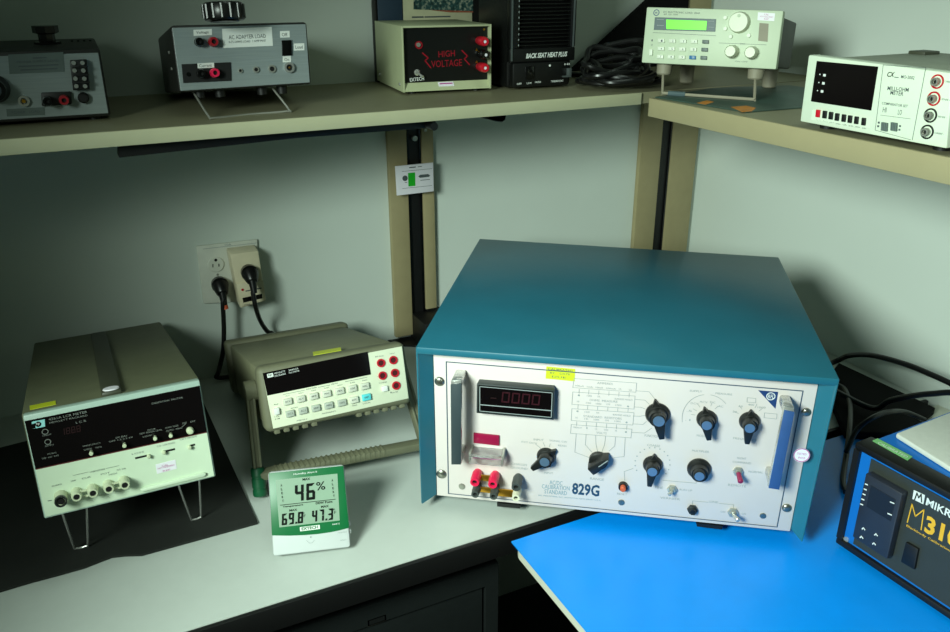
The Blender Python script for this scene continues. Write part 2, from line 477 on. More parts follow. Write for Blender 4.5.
t = thing('plug_in_adapter', 'ivory plug-in adapter with black window on the right half of the wall outlet', 'adapter', (-1.03,-.0068,.18))
f = Face(t, -.034)
P = [(230,254.5),(258.5,250.6),(266.3,301),(240.6,308.6)]
b = B().hexa([f.at(x, y) for x, y in P], [Vector((p.x, 0, p.z)) for p in [f.at(x, y) for x, y in [(229.5,253),(258.8,249.5),(265.8,300),(240.4,307.6)]]], .003)
b.build('housing', 'adapter_ivory', t)
B().plate(f, [(236,283.5),(262.8,280),(265.6,299.8),(241,306.5)], .003, 0, .0008).build('lower_cover', 'adapter_ivory', t)
B().plate(f, [(242.4,298),(262,293.6),(262.2,298.2),(243.3,302.6)], .0006, .003).build('window', 'black_gloss', t, False)
b = B().line(f, [(246,291),(252,290)], 1.2, .0033); b.line(f, [(256.5,289),(261,288.2)], 1.2, .0033); b.line(f, [(244,305),(250,304)], .5, .0033)
b.build('printing', 'legend_dark', t, False)
B().disc(f, 242.4, 289.6, 1.2, .0015, .003).build('test_button', 'red_plastic', t)

def cord(label, plug_y, base, pts, plug_h):
    t = thing('mains_lead', label, 'cord', base, group=None); L = Vector(base)
    p = Vector((0,0,0))
    b = B(); b.cyl(p, p+Vector((0,-.012,0)), .014, .015, 16); b.cyl(p+Vector((0,-.012,0)), p+Vector((0,-.03,-.010)), .015, .010, 16, .002)
    b.cyl(p+Vector((0,-.024,-.004)), p+Vector((0,-.034,-.030)), .008, .005, 12)
    b.build('plug', 'black_cable', t)
    B().tube([q-L for q in pts], .0042, 10).build('cable', 'black_cable', t)
    return t
f = Face(None, -.009)
base = f.at(219,283.5)
f1 = Face(None, -.045); f2 = Face(None, -.03)
t = cord('black power cord plugged straight into the wall outlet, hanging left', 0, base, [base+Vector((0,-.033,-.028)), f1.at(222.8,302), f1.at(223.9,328), f1.at(223,352), f2.at(218.5,372), Vector((-1.112,-.026,.008)), Vector((-1.07,-.028,.0055)), Vector((-1.0,-.028,.0055))], 0)
B().cyl(Vector((.0,-.034,-.03)), Vector((.001,-.036,-.037)), .0052).build('ring', 'orange_button', t, label='orange band on the cord')
f = Face(None, -.0412)
base = f.at(248.5,271.5)
f3 = Face(None, -.075)
cord('thick black power cord plugged into the ivory adapter, curving down behind the grey multimeter', 0, base, [base+Vector((0,-.033,-.028)), f3.at(253,293), f3.at(256,308), f1.at(260,320), f2.at(267,331), Vector((-1.00,-.03,.07)), Vector((-.98,-.035,.006))], 0)
# ================================================================ BLUE CALIBRATOR
yaw = -.632
c0 = corner((-.9264,-.56,0), yaw, .509)
t = thing('calibration_standard', 'large teal blue cabinet instrument with white control panel on the bench corner', 'test instrument', c0, yaw)
FO = Face(t, -.008)
out = [FO.at(415.4,347), FO.at(840,379), FO.at(803,542), FO.at(421,503.8)]
out = [Vector((p.x, -.008, p.z)) for p in out]
zt = (out[0].z+out[1].z)/2; zb = .012
TP = Face(t, zt, 2)
rl, rr = TP.at(479.5,238.5), TP.at(778.8,257)
rl.z = rr.z = zt
FP = Face(t, .010)
pan = [FP.at(433.3,354.8), FP.at(818.2,384.8), FP.at(790,531.4), FP.at(437,495.3)]
iw = .0035
bl, br = out[3].copy(), out[2].copy()
rlb, rrb = rl.copy(), rr.copy(); rlb.z = rrb.z = zb+.004
b = B()
th = Vector((0,0,-.010))
b.hexa([out[0]+th, out[1]+th, rr+th, rl+th], [out[0], out[1], rr, rl], .002)
ix = Vector((iw,0,0))
b.hexa([out[0]+th*.3, bl, rlb, rl+th*.3], [out[0]+ix+th*.3, bl+ix*.7, rlb+ix, rl+ix+th*.3], .0018)
b.hexa([out[1]-ix+th*.3, br-ix*.7, rrb-ix, rr-ix+th*.3], [out[1]+th*.3, br, rrb, rr+th*.3], .0018)
b.hexa([rlb, rrb, rr+th*.5, rl+th*.5], [p-Vector((0,.004,0)) for p in (rlb, rrb, rr+th*.5, rl+th*.5)])
zf = min(pan[2].z, pan[3].z)
dy = Vector((0,.0185,0)); in_ = .0016
for o1, o2, p1, p2, sg in ((out[0], bl, pan[0], pan[3], 1), (out[1], br, pan[1], pan[2], -1)):
    e_ = Vector((sg*in_,0,0)); g_ = Vector((-sg*.0006,-.0003,0))
    b.hexa([o1+e_, o2+e_, Vector((p2.x,.0095,o2.z+.006))+g_, Vector((p1.x,.0095,o1.z-.010))+g_], [o1+e_+dy, o2+e_+dy, Vector((p2.x,.014,o2.z+.006))+g_, Vector((p1.x,.014,o1.z-.010))+g_])
b.hexa([Vector((bl.x+.004,.02,zf-.004)), Vector((br.x-.004,.02,zf-.004)), rrb+Vector((0,0,.012)), rlb+Vector((0,0,.012))], [Vector((bl.x+.004,.02,zf)), Vector((br.x-.004,.02,zf)), rrb+Vector((0,0,.015)), rlb+Vector((0,0,.015))])
b.build('cabinet', 'teal_paint', t)
B().prism(pan, (0,.004,0), .0006).build('front_panel', 'panel_white', t)
# dark gap behind the panel edges
g = .010
B().prism([Vector((out[0].x+iw+.0005,.0145,pan[0].z+.004)), Vector((out[1].x-iw-.0005,.0145,pan[1].z+.004)), Vector((br.x-iw-.0005,.0145,zf+.001)), Vector((bl.x+iw+.0005,.0145,zf+.001))], (0,.004,0)).build('panel_frame', 'teal_paint', t, False)
for x, y in ((-.2,.05),(.13,.05),(-.2,.38),(.16,.38)):
    B().cyl((x,y,.0026),(x,y,zf-.002),.016,.019).build('foot', 'black', t)
B().plate(FP, [(497,503),(520,505),(520,508.5),(497,506.5)], -.02).build('stand_foot', 'black', t)
B().plate(FP, [(696,523),(723,526),(722,529.5),(697,526.5)], -.02).build('stand_foot', 'black', t)
# border line
b = B()
b.line(FP, [(446.2,361.8),(803,391)], 1.0); b.line(FP, [(803,391),(777,527)], 1.1)
b.line(FP, [(777,527),(448.5,493.5)], .9); b.line(FP, [(446.2,361.8),(448.5,493.5)], 1.0)
b.build('border_line', 'line_blue', t, False)
# rack screws and small screws
for x, y in ((439.6,381.3),(441.6,473.9),(806.2,412),(786.7,507.8)):
    k = FP.sc(x, y); p = FP.at(x, y)
    B().lathe([(0,0),(5*k,0),(5*k,.0008),(4.2*k,.0022),(2.4*k,.0032),(0,.0036)], p, (0,-1,0), 20).build('rack_screw', 'screw_steel', t)
for x, y in ((462,486.4),(621.4,502.3),(762.9,515.7)):
    k = FP.sc(x, y); p = FP.at(x, y)
    s = B().lathe([(0,0),(3.4*k,0),(3.1*k,.0012),(0,.0016)], p, (0,-1,0), 16).build('screw', 'screw_steel', t)
# handles
FH = Face(t, -.024)
def handle(u, l, q, grip):
    u, l = FP.at(*u), FP.at(*l); q = [FH.at(*p) for p in q]
    w = (q[1]-q[0]).length/2
    b = B()
    for p, a, c in ((u, q[0], q[1]), (l, q[3], q[2])):
        m_ = (a+c)/2; sgn = -1 if p is u else 1
        x0, x1 = m_.x-w, m_.x+w
        z0, z1 = sorted((m_.z, m_.z+sgn*.012))
        b.box(x0, x1, -.024, .010, z0, z1, .003)
    mid = [Vector((p.x, -.0235, p.z)) for p in q]
    b.hexa(mid, [p+Vector((0,.007,0)) for p in mid], .0015)
    h = b.build('carry_handle', 'chrome', t)
    B().hexa([p+Vector((.0006 if i in (0,3) else -.0006, 0, -.004 if i < 2 else .001)) for i, p in enumerate(q)], [p+Vector((0,-.002,-.004 if i < 2 else .001)) for i, p in enumerate(q)], .0005).build('grip_strip', grip, h)
handle((461,373), (465,450), [(450.7,381),(461.5,380),(461.3,464.5),(451.5,464.5)], 'grip_dark')
handle((787.8,398), (770,472), [(784.3,406.5),(795,408.5),(779,489.7),(768,488)], 'blue_grip')
# display
FD = Face(t, -.004)
q = [FD.at(476.7,383.6), FD.at(554.6,390.0), FD.at(553.8,420.2), FD.at(476.3,413.2)]
d = B().hexa(q, [Vector((p.x+.001*(1 if i in (0,3) else -1), .010, p.z)) for i, p in enumerate(q)], .001).build('display_bezel', 'bezel_dark', t)
B().plate(FD, [(478.6,385),(553,391.6),(552,418.3),(478.4,411.5)], .0006).build('display_window', 'screen_black', d, False)
b = B().line(FD, [(479.8,386.5),(552.2,392.9),(551.3,417.4),(479.8,411)], .7, .0007, True); b.line(FD, [(479.8,404.6),(551.8,410.7)], .9, .0007)
b.build('window_trim', 'legend_grey', d, False)
B().seg7(FD, '0000', (501.3,402.2), (541.5,405.6), 10.5, .0008, .12).build('digits', 'led_red', d, False)
B().line(FD, [(491,398),(496,398.4)], .9, .0008).build('minus_sign', 'led_dim', d, False)
# red window and clear guard
B().plate(FP, [(473.9,432.2),(499.6,434.8),(499.4,444.8),(473.8,442)], .003, 0, .0006).build('indicator_window', 'window_red', t)
a, c = FP.at(472.5,446.2), FP.at(505,450)
b = B(); b.box(a.x, c.x, -.013, .010, a.z-.0022, a.z, .0004); b.box(a.x, c.x, -.0145, -.012, a.z-.012, a.z+.001, .0004)
b.build('clear_guard', 'clear_plastic', t)
for x in (a.x-.001, c.x-.002):
    B().box(x, x+.003, -.013, .010, a.z-.010, a.z+.003, .0006).build('guard_bracket', 'steel_wire', t)
B().plate(FP, [(474.5,457),(500.5,459.6),(500.5,461.2),(474.5,458.6)], .0005).build('legend_strip', 'sticker_print', t, False)
# binding posts: base lies on the panel, front end seen at (x, y)
FF = Face(t, -.016)
def bpost(x, y, m, r=.0068, name='binding_post', hole='black'):
    p = FF.at(x, y)
    b = B(); b.lathe([(0,0),(r*.8,0),(r*.8,.004),(r,.005),(r,.019),(r*.93,.021),(r*.9,.026),(r*.5,.026),(r*.45,.020),(0,.020)], (p.x,.010,p.z), (0,-1,0), 20)
    o = b.build(name, m, t)
    B().cyl((p.x,-.0100,p.z),(p.x,-.0125,p.z),r*.46,None,14).build('socket', hole, o)
bpost(474.6,482.5,'red_post'); bpost(492.5,484.6,'red_post')
bpost(475,494.6,'grey_post',.0058); bpost(493.4,496.6,'grey_post',.0058)
bpost(516,487.4,'grey_post'); bpost(515.8,498.2,'cream_post',.0058)
FL = Face(t, .000)
for q in ([(478,474),(493,475.5),(493,481),(478,479.5)], [(478,486),(492,487.5),(492,492.5),(478,491)], [(496,488),(516,490),(516,497),(496,495)]):
    B().plate(FL, q, .0022, 0, .0004).build('shorting_link', 'gold', t)
# knobs
def knob(x, y, rp, cap=None, capr=.55, bar=None, spike=None, body=.74, nm='rotary_knob'):
    k = FP.sc(x, y); p = FP.at(x, y+1.0); r = rp*k
    p = Vector((p.x, .010, p.z-.0))
    b = B()
    b.lathe([(0,0),(r,0),(r,.003),(r*.9,.005),(r*.86,.006),(r*body,.0065),(r*body*.95,.016),(0,.016)], p, (0,-1,0), 32)
    if spike:
        s_ = FP.at(*spike); d = Vector((s_.x-p.x,0,s_.z-p.z)); L = d.length; d.normalize(); w = d.cross(Vector((0,1,0)))*r*.22
        base = p+Vector((0,-.0005,0))
        b.prism([base+d*r*.8-w*1.5, base+d*L-w*.25, base+d*L+w*.25, base+d*r*.8+w*1.5], (0,-.006,0))
    o = b.build(nm, 'knob_black', t)
    if cap:
        FC = Face(t, .010-.022)
        c_ = FC.at(*cap); cr = r*capr*.86
        b = B().lathe([(0,0),(cr*1.22,0),(cr*1.22,.0075),(cr*1.12,.0085),(0,.0085)], (c_.x,-.0045,c_.z), (0,-1,0), 28)
        if bar:
            e = FC.at(*bar); d = Vector((e.x-c_.x,0,e.z-c_.z)); L = d.length; d.normalize(); w = d.cross(Vector((0,1,0)))
            q0 = Vector((c_.x,-.0045,c_.z))
            b.prism([q0-w*cr*1.15, q0+d*L-w*cr*.45, q0+d*L+w*cr*.45, q0+w*cr*1.15], (0,-.0065,0), .0008)
        lv = b.build('pointer', 'knob_black', o)
        B().lathe([(0,0),(cr,0),(cr*.97,.0006),(0,.0008)], (c_.x,-.0130,c_.z), (0,-1,0), 24).build('cap', 'knob_cap', o)
    return o
knob(657.5,412.5,12.4,(658.8,421),.55,(662,440.2),(655.1,398.6))
knob(706.6,417.5,10.4,(706.7,425.2),.57,(709.2,441.2),(704.2,406.2))
knob(749.3,419.6,10.6,(749.7,428),.57,(747.3,445),(750.9,409))
knob(698.9,467.2,12.0,(699.4,476),.48)
knob(652.7,463,9.9,(652.3,471.6),.58,(649.4,487.5),(654.6,453.3))
knob(546.2,454.7,9.4,(544.6,461.8),.6,(531.5,470.4),(556.3,448.5))
# bar knob for the range
p = FP.at(598.5,459.5); e = FP.at(610.2,451.5); d = Vector((e.x-p.x,0,e.z-p.z)).normalized(); w = d.cross(Vector((0,1,0)))
p = Vector((p.x,.010,p.z))
b = B(); b.lathe([(0,0),(.0125,0),(.0125,.006),(.0105,.007),(0,.007)], p, (0,-1,0), 28)
b.prism([p-d*.013-w*.006, p-d*.006-w*.0065, p+d*.011-w*.0055, p+d*.0185, p+d*.011+w*.0055, p-d*.006+w*.0065, p-d*.013+w*.006], (0,-.019,0), .0012)
o = b.build('bar_knob', 'knob_black', t)
B().prism([p+d*.001-w*.0006+Vector((0,-.0188,0)), p+d*.0165-w*.0006+Vector((0,-.0188,0)), p+d*.0165+w*.0006+Vector((0,-.0188,0)), p+d*.001+w*.0006+Vector((0,-.0188,0))], (0,-.0005,0)).build('pointer_line', 'legend_grey', o, False)
# toggles
def toggle(x, y, tip, m, rb, r0_=.0022, r1_=.0032, out_=.020, hexn=True):
    p = FP.at(x, y); k = FP.sc(x, y); FT = Face(t, .010-out_); e = FT.at(*tip)
    b = B(); b.lathe([(0,0),(rb*k,0),(rb*k,.003),(rb*k*.7,.0035),(rb*k*.62,.006),(0,.006)], p, (0,-1,0), 6 if hexn else 18)
    o = b.build('toggle_switch', 'steel_wire', t)
    p2 = Vector((p.x,.004,p.z))
    B().cyl(p2, e, r0_, r1_, 14, .0012).build('lever', m, o)
toggle(738,470.9,(740.8,482.4),'magenta_sleeve',5.4,.003,.0036)
toggle(732.9,512.0,(738.4,520.4),'chrome',5.6)
toggle(672.2,489.0,(668.9,494.6),'chrome',5.4,.0018,.0026,.016)
b = B(); p = FP.at(692.4,508.8); k = FP.sc(692,509)
b.lathe([(0,0),(5.4*k,0),(5.4*k,.004),(3.6*k,.005),(3.4*k,.009),(0,.009)], p, (0,-1,0), 6)
o = b.build('hex_fitting', 'steel_dark', t)
B().disc(FP, 692.5, 511, 2.2, .002, .009).build('screw', 'black', o)
b = B(); b.disc(FP, 623.1, 485.2, 4.7, .006, n=24); o = b.build('push_button', 'black', t)
B().disc(FP, 623.1, 486.2, 2.9, .009, .004, bev=.001).build('button_cap', 'orange_button', o, label='orange button cap')
# triangular logo
b = B().plate(FP, [(758.2,390.2),(778.2,391.9),(775.4,408.8)], .0003); lg = b.build('logo_triangle', 'navy', t, False)
b = B().ring(FP, 770.8,396.3,4.6,3.7,.0002,.0004); b.text(FP, 'RFL', (767.8,398.2), (773.9,398.7), 3.8, 0.01, .0005); b.build('logo', 'legend_white', lg, False)
# stickers
st = B().plate(FP, [(546.4,366.4),(575.2,369),(574.6,381.2),(545.6,378.4)], .0004).build('sticker', 'sticker_yellow', t, False, 'yellow calibration sticker')
b = B().text(FP, 'CALIBRATED', (548,369.8), (572.6,372), 2, .012, .0005); b.text(FP, 'BY    DATE', (550,373.6), (570,375.4), 1.8, 0, .0005); b.text(FP, 'DUE', (552,377.4), (566,378.6), 1.8, 0, .0005)
b.build('printing', 'legend_dark', st, False)
FS = Face(t, -.0085)
st = B().disc(FS, 801.6,455.2,8.4,.0004,n=28).build('sticker', 'sticker_white', t, False, 'round white sticker on the panel edge')
b = B().ring(FS, 801.6,455.2,8.2,7.4,.0002,.0005); b.text(FS, 'TESTED', (796.8,454.5), (806.4,455.4), 2, 0, .0006); b.text(FS, 'PASS', (798.2,458.6), (805,459.2), 2, 0, .0006)
b.build('printing', 'sticker_print', st, False)
# printed legend
b = B()
b.text(FP, '829G', (571.8,494.3), (599.0,497.0), 11.8, .03)
b.build('model_number', 'legend_navy', t, False)
b = B()
b.text(FP, 'AC/DC', (549.5,484.4), (562.4,485.5), 4.2); b.text(FP, 'CALIBRATION', (541.8,488.3), (569.5,490.6), 4.2); b.text(FP, 'STANDARD', (544.4,493.4), (566.8,495.4), 4.2)
b.text(FP, 'RFL INDUSTRIES, INC. BOONTON NEW JERSEY U.S.A.', (538.5,496.2), (601,501.5), 1.6)
b.build('title_lettering', 'legend_teal', t, False)
b = B()
def tx(s, l, r, h=2.1): b.text(FP, s, l, r, h)
def ln(*pts, w=.4): b.line(FP, list(pts), w)
def C2(x, y): return (560+x/7.307, 370+y/7.307)
# range matrix
ln(C2(102,62), C2(560,95), C2(553,162), C2(93,128), C2(102,62))
ln(C2(93,160), C2(548,190), C2(540,285), C2(86,250), C2(93,160))
ln(C2(86,282), C2(540,312), C2(532,402), C2(82,368), C2(86,282))
ln(C2(82,398), C2(525,432), C2(518,496), C2(76,462), C2(82,398))
for y0 in (140,252,376):
    for i, x in enumerate((140,211,284,358,431,506)):
        x -= (y0-140)*.075; yy = y0+i*5.5
        ln(C2(x,yy), C2(x-2,yy+30))
for x, y in ((137,184),(127,301),(497,266),(486,383),(481,453)): b.disc(FP, *C2(x,y), 1.0, .0002, .0003, n=12)
tx('AMPERES', C2(270,102), C2(385,110)); tx('OHMS  MEASURE', C2(215,226), C2(420,240)); tx('STANDARD  RESISTORS', C2(170,344), C2(450,364)); tx('VOLTS', C2(265,465), C2(340,471))
for s, x, y, w in (('100uA',110,120,65),('1mA',197,128,42),('10mA',260,133,55),('100mA',338,139,70),('1A',430,145,18),('10A',503,152,22),
    ('100',196,194,36),('1K',274,200,22),('10',124,236,16),('100',190,246,36),('100K',262,252,42),('1M',340,256,24),('10M',405,262,42),
    ('RANGE HOLD',400,216,130),('100',180,312,36),('1K',266,318,22),('RANGE HOLD',386,332,130),('10',112,354,16),('1K',178,362,30),('100K',246,368,42),('1M',330,374,24),('10M',398,380,42),
    ('100mV',95,424,65),('1',192,430,8),('10',255,437,16),('100',322,443,30),('1K',402,449,16)):
    tx(s, C2(x,y), C2(x+w,y+w*.075), 1.7)
for pts in (((556,152),(650,158),(690,208)), ((548,214),(620,220),(652,250)), ((543,270),(590,272),(622,284)), ((535,336),(585,338),(622,330)), ((530,393),(605,398),(632,376)), ((522,456),(618,460),(670,424))):
    ln(*[C2(x, y) for x, y in pts])
for pts in (((118,466),(108,600),(215,640)), ((190,472),(185,545),(232,600)), ((260,478),(262,540),(275,600)), ((333,484),(325,545),(305,600)), ((405,490),(400,555),(360,590)), ((476,494),(468,632),(395,640))):
    ln(*[C2(x, y) for x, y in pts])
tx('FUNCTION', (644.5,436.5), (659,438), 2.4); tx('RANGE', (590,479.6), (604,481), 2.4); tx('COARSE', (647,446), (660,447.2), 2.2); tx('FINE', (655,488.3), (663,489), 2.2)
tx('SUPPLY', (689.6,391.6), (702,392.6), 2); tx('MEASURE', (715.4,394.2), (732,395.6), 2); tx('MODE', (696.6,436.6), (706,437.4), 2.3); tx('MULTIPLIER', (692,451.5), (709,453), 2)
tx('FREQUENCY', (733,439.4), (757,441.8), 2.3); tx('FRONT', (737,459), (746,459.8), 2); tx('COMMAND', (732.5,462.8), (751,464.4), 2); tx('NORMAL', (748.5,472.5), (763,473.6), 2); tx('REMOTE', (728,486), (746,487.6), 2.4)
tx('LINE', (709.5,502.6), (718,503.4), 2); tx('OFF', (720.5,512.6), (725.5,513), 1.8); tx('ON', (741.5,514.6), (745.5,515), 1.8)
tx('RESET', (617,494.6), (627,495.6), 2); tx('VERNIER', (660,498.6), (680,500.4), 2); tx('RUN UP', (679.5,490.4), (692,491.6), 1.8)
tx('INPUT', (533.6,440.4), (543.6,441.2), 2); tx('EXT DCV', (521.5,442.6), (537,444.4), 1.8); tx('SIGNAL CW', (549.4,441.2), (567,443), 1.8); tx('READ', (558,446.2), (566.5,447), 1.8); tx('INPUT', (544,473.6), (553,474.4), 2)
tx('CHASSIS', (511,464.6), (527,466.2), 2.1); tx('GROUND', (510.5,468.4), (527.5,470), 2.1)
tx('INPUT', (472.4,464), (482,465), 1.8); tx('SENSE', (490.6,465.4), (501,466.4), 1.8)
ln((535.5,444),(541,448.5)); ln((543.2,442.6),(545,446.5)); ln((550.2,443.6),(549.3,447))
# arc scales
def arc(cx, cy, r, a0, a1, n=14):
    ln(*[(cx+r*math.cos(R(a0+(a1-a0)*i/n)), cy-r*math.sin(R(a0+(a1-a0)*i/n))*.98) for i in range(n+1)])
arc(706.5,418.5,24.5,188,96); arc(706.5,418.5,24.5,80,38)
for a in (172,150,125,68,42): ln((706.5+11.5*math.cos(R(a)),416.5-11.5*math.sin(R(a))), (706.5+15.5*math.cos(R(a)),416.5-15.5*math.sin(R(a))))
for s, x, y in (('.1',685,420.5),('.5',686.5,411.5),('DCV',690.5,404),('ACV',699.5,402.5),('DC',710,403),('AC',718,407)): tx(s, (x,y), (x+2.6*len(s),y+.3*len(s)), 1.9)
for a in (155,128,62,38): ln((749.3+12*math.cos(R(a)),418.5-12*math.sin(R(a))), (749.3+16.5*math.cos(R(a)),418.5-16.5*math.sin(R(a))))
for s, x, y, w in (('50',732.5,412.5,4),('60',738.5,407,4),('400',748,405.5,6),('1000',757.5,408.2,8)): tx(s, (x,y), (x+w,y+.4), 1.9)
ln((764.5,412.8),(777,414),(776.5,419),(764,417.6),(764.5,412.8)); ln((747.2,397.6),(755.8,398.4),(755.6,402.8),(747,402),(747.2,397.6))
for i in range(15):
    a = R(205-i*17.5); b.disc(FP, 652.5+17.5*math.cos(a), 463.5-16*math.sin(a), .7, .0002, .0003, n=8)
ln((624.8,481),(624.2,471.5),(633,468.4)); ln((663,480.3),(696,483.2),(697,478)); ln((692.2,505),(692.6,500.8),(708,502.3)); ln((719,503.4),(733.5,504.8),(733.2,508.6))
b.build('printed_legend', 'legend_grey', t, False)

# ================================================================ LCR METER
yaw = .014; W, HH, D, th = .1957, .1275, .476, .2044
c0 = corner((-1.384,-.517,.107), yaw, W)
t = thing('bridge_meter', 'long olive meter with black and pale green front, propped on wire bails', 'test instrument', c0, yaw, th)
h = W/2
B().box(-h-.002, h+.0008, .010, D, .001, HH-.0005, .003).build('case', 'hp_body', t)
F = Face(t, 0)
q = [F.at(22.6,416), F.at(199.5,380), F.at(216,476.6), F.at(44.4,519)]
B().hexa(q, [p+Vector((0,.014,0)) for p in q], .002).build('bezel', 'hp_bezel', t)
FT = Face(t, HH-.0005, 2)
B().plate(F, [(24.6,421),(199.3,385.6),(206.6,431.6),(35.4,468.6)], .0012).build('display_window', 'screen_black', t, False)
B().plate(F, [(35.5,469.3),(206.8,432.3),(214,475.4),(45.5,516.6)], .0012).build('control_panel', 'hp_cream', t, False)
B().plate(F, [(35.4,468.6),(206.6,431.5),(206.8,432.4),(35.6,469.6)], .0013).build('red_stripe', 'stripe_red', t, False)
FB = Face(t, -.0012)
# strap handle on top
b = B(); L_, Rr = FT.at(90.5,330.8), FT.at(106,328.5)
x0 = -.027; x1 = .007
q0 = FT.at(112,394)
b.box(q0.x-.0115, q0.x+.0115, .013, D-.03, HH-.002, HH+.005, .003)
s_ = b.build('strap_handle', 'hp_strap', t)
p = Vector((q0.x, .023, HH+.005))
B().lathe([(0,0),(.0095,0),(.009,.0012),(0,.0015)], p, (0,0,1), 24).build('strap_cap', 'sticker_white', s_)
B().plate(FT, [(29.6,406),(55.5,400.8),(56,404.6),(30,410)], .0004).build('sticker', 'sticker_yellow', t, False, 'yellow sticker on the top edge')
# logo, lettering
lg = B().plate(FB, [(31.6,421.8),(44.6,419.2),(45.2,426.4),(32.6,429)], .0003).build('logo_badge', 'logo_cyan', t, False)
b = B().disc(FB, 38.2,424.2,3.1,.0002,.0003,n=20); b.plate(FB, [(31.8,424),(35,423.2),(35.6,428.2),(32.6,428.8)], .0002,.0003); b.build('logo', 'screen_black', lg, False)
b = B().text(FB, 'hp', (36.6,426), (39.9,425.3), 3.6, 0, .0006); b.build('logo_letters', 'legend_white', lg, False)
b = B()
def tx2(s, l, r, hh=2): b.text(FB, s, l, r, hh)
tx2('4261A LCR METER', (48.8,420.8), (87.3,412.9), 2.4); tx2('HEWLETT PACKARD', (49.6,423.8), (87.8,416.0), 1.7); tx2('L C R', (76,423.7), (86.4,421.6), 2)
tx2('DISSIPATION  FACTOR', (152,404.5), (183,398.2), 1.7)
for s, x, y, w in (('CIRCUIT',42.5,436.8,9),('AUTO',45,447,9),('DC BIAS',47.5,455,9),('OFF  INT  EXT',42,459.5,17),
    ('FREQUENCY',83,447.2,18),('120Hz   1kHz',84,450.8,18),('DC BIAS',116,438.6,11),('OFF 1.5 2.2 6V',109,442.5,24),('DC/R',147.8,431,8),('TEST SIGNAL LEVEL',139.5,434.8,23),('LOW',143,437.6,9),('RANGING  TRIGGER',165.4,428.8,13),('AUTO  MAN',166,431.8,16),('INT    EXT',182.5,424.2,13)):
    tx2(s, (x,y), (x+w,y-w*.2), 1.5)
b.line(FB, [(182,427),(186,423.4)], .4)
b.build('window_lettering', 'legend_dim', t, False)
B().seg7(FB, '1888', (61,435.5), (82,431.3), 6.5).build('digits', 'led_dim', t, False)
b = B().ring(FB, 45.1,431.7,3.3,2.6,.0003); b.ring(FB, 47.8,441.8,3.3,2.6,.0003); b.build('indicator_ring', 'legend_dim', t, False)
def tog2(x, y):
    FT2 = Face(t, -.011); p = FB.at(x, y-1.5); e = FT2.at(x, y+1)
    B().cyl(p, e, .0016, .0024, 10, .0006).build('toggle_lever', 'hp_knob', t)
for x, y in ((91.2,453),(124.5,445.2),(155.2,438),(170.8,435.2)): tog2(x, y)
B().lathe([(0,0),(.0045,0),(.0045,.004),(.003,.007),(0,.0075)], FB.at(189.9,430.2), (0,-1,0), 18).build('trim_knob', 'hp_knob', t)
b = B()
for x0, y0, x1, y1 in ((135,458.3,147.5,455.4),(164.5,451.4,174.8,449),(188.6,446,194.8,444.5)):
    b.plate(FB, [(x0,y0-.9),(x1,y1-.9),(x1+.3,y1+.9),(x0+.3,y0+.9)], .0003)
b.build('slide_slot', 'black', t, False)
for x, y in ((148.6,456.2),(163.6,452.2),(189.2,447.2)):
    b = B().disc(FB, x, y-.5, 2.0, .006, bev=.001); b.build('slide_knob', 'hp_knob', t)
b = B()
for s, x, y, w in (('LOSS',132,455,12),('C-D  LCR MODE',157,447.3,18),('CKT MODE',180,440.5,17),('GUARD',51.8,487,10),('LOW',71,482,5),('CUR',82,479.5,9),('POT',101,475.2,9),('HIGH',109,475.6,8),('UNKNOWN',90,473,15),('POT  CUR',117,471,9)):
    tx2(s, (x,y), (x+w,y-w*.22), 1.5)
b.line(FB, [(73,475.5),(88,472)], .3); b.line(FB, [(106,468.5),(119,465.6)], .3)
b.line(FB, [(48,501),(51.5,500.3)], .7)
b.build('panel_lettering', 'legend_dark', t, False)
st = B().plate(FB, [(155.5,464.5),(175.4,459.6),(176.7,468.6),(157,473.8)], .0004).build('sticker', 'sticker_white', t, False, 'white sticker with magenta print')
b = B().text(FB, 'CAL', (162,467), (168.5,465.4), 1.8, 0, .0006); b.text(FB, 'NOT REQUIRED', (158,469.8), (174.6,465.8), 1.8, 0, .0006); b.text(FB, 'REF', (163,472), (170.5,470.2), 1.6, 0, .0006); b.build('printing', 'sticker_print', st, False)
def bp2(x, y, xf, yf, bnc=False):
    p = FB.at(x, y); Ff = Face(t, -.020); e = Ff.at(xf, yf); r = .0070 if bnc else .0060
    p = Vector((e.x, 0, e.z))
    b = B().lathe([(0,0),(r*1.05,0),(r*1.05,.003),(r,.004),(r,.015),(r*.85,.019),(r*.6,.019),(r*.55,.015),(0,.015)], p, (0,-1,0), 20)
    o = b.build('binding_post', 'hp_knob', t)
    B().cyl((p.x,-.0155,p.z),(p.x,-.0185 if not bnc else -.021,p.z),r*.5,None,14).build('socket', 'black', o)
    if bnc: B().lathe([(r*.72,0),(r*.95,0),(r*.95,.006),(r*.72,.006),(r*.72,0)], (p.x,-.016,p.z), (0,-1,0), 18).build('connector_rim', 'steel_dark', o)
    return p
P = [bp2(0,0,*q) for q in ((76.6,497.6),(93,493.8),(109,489.7),(125,485.6))]; bp2(0,0,60.8,501.4,True)
for a, c in ((P[0],P[1]),(P[2],P[3])):
    b = B(); b.box(a.x, c.x, -.013, -.011, a.z+.0025, a.z+.0045); b.box(a.x, c.x, -.013, -.011, a.z-.0045, a.z-.0025)
    b.build('shorting_link', 'hp_knob', t)
B().plate(FB, [(140,488.2),(203,471.8),(205.6,472.2),(205.5,474.6),(203,476),(141,491.3)], .004, 0, .001).build('pull_ledge', 'hp_cream', t)
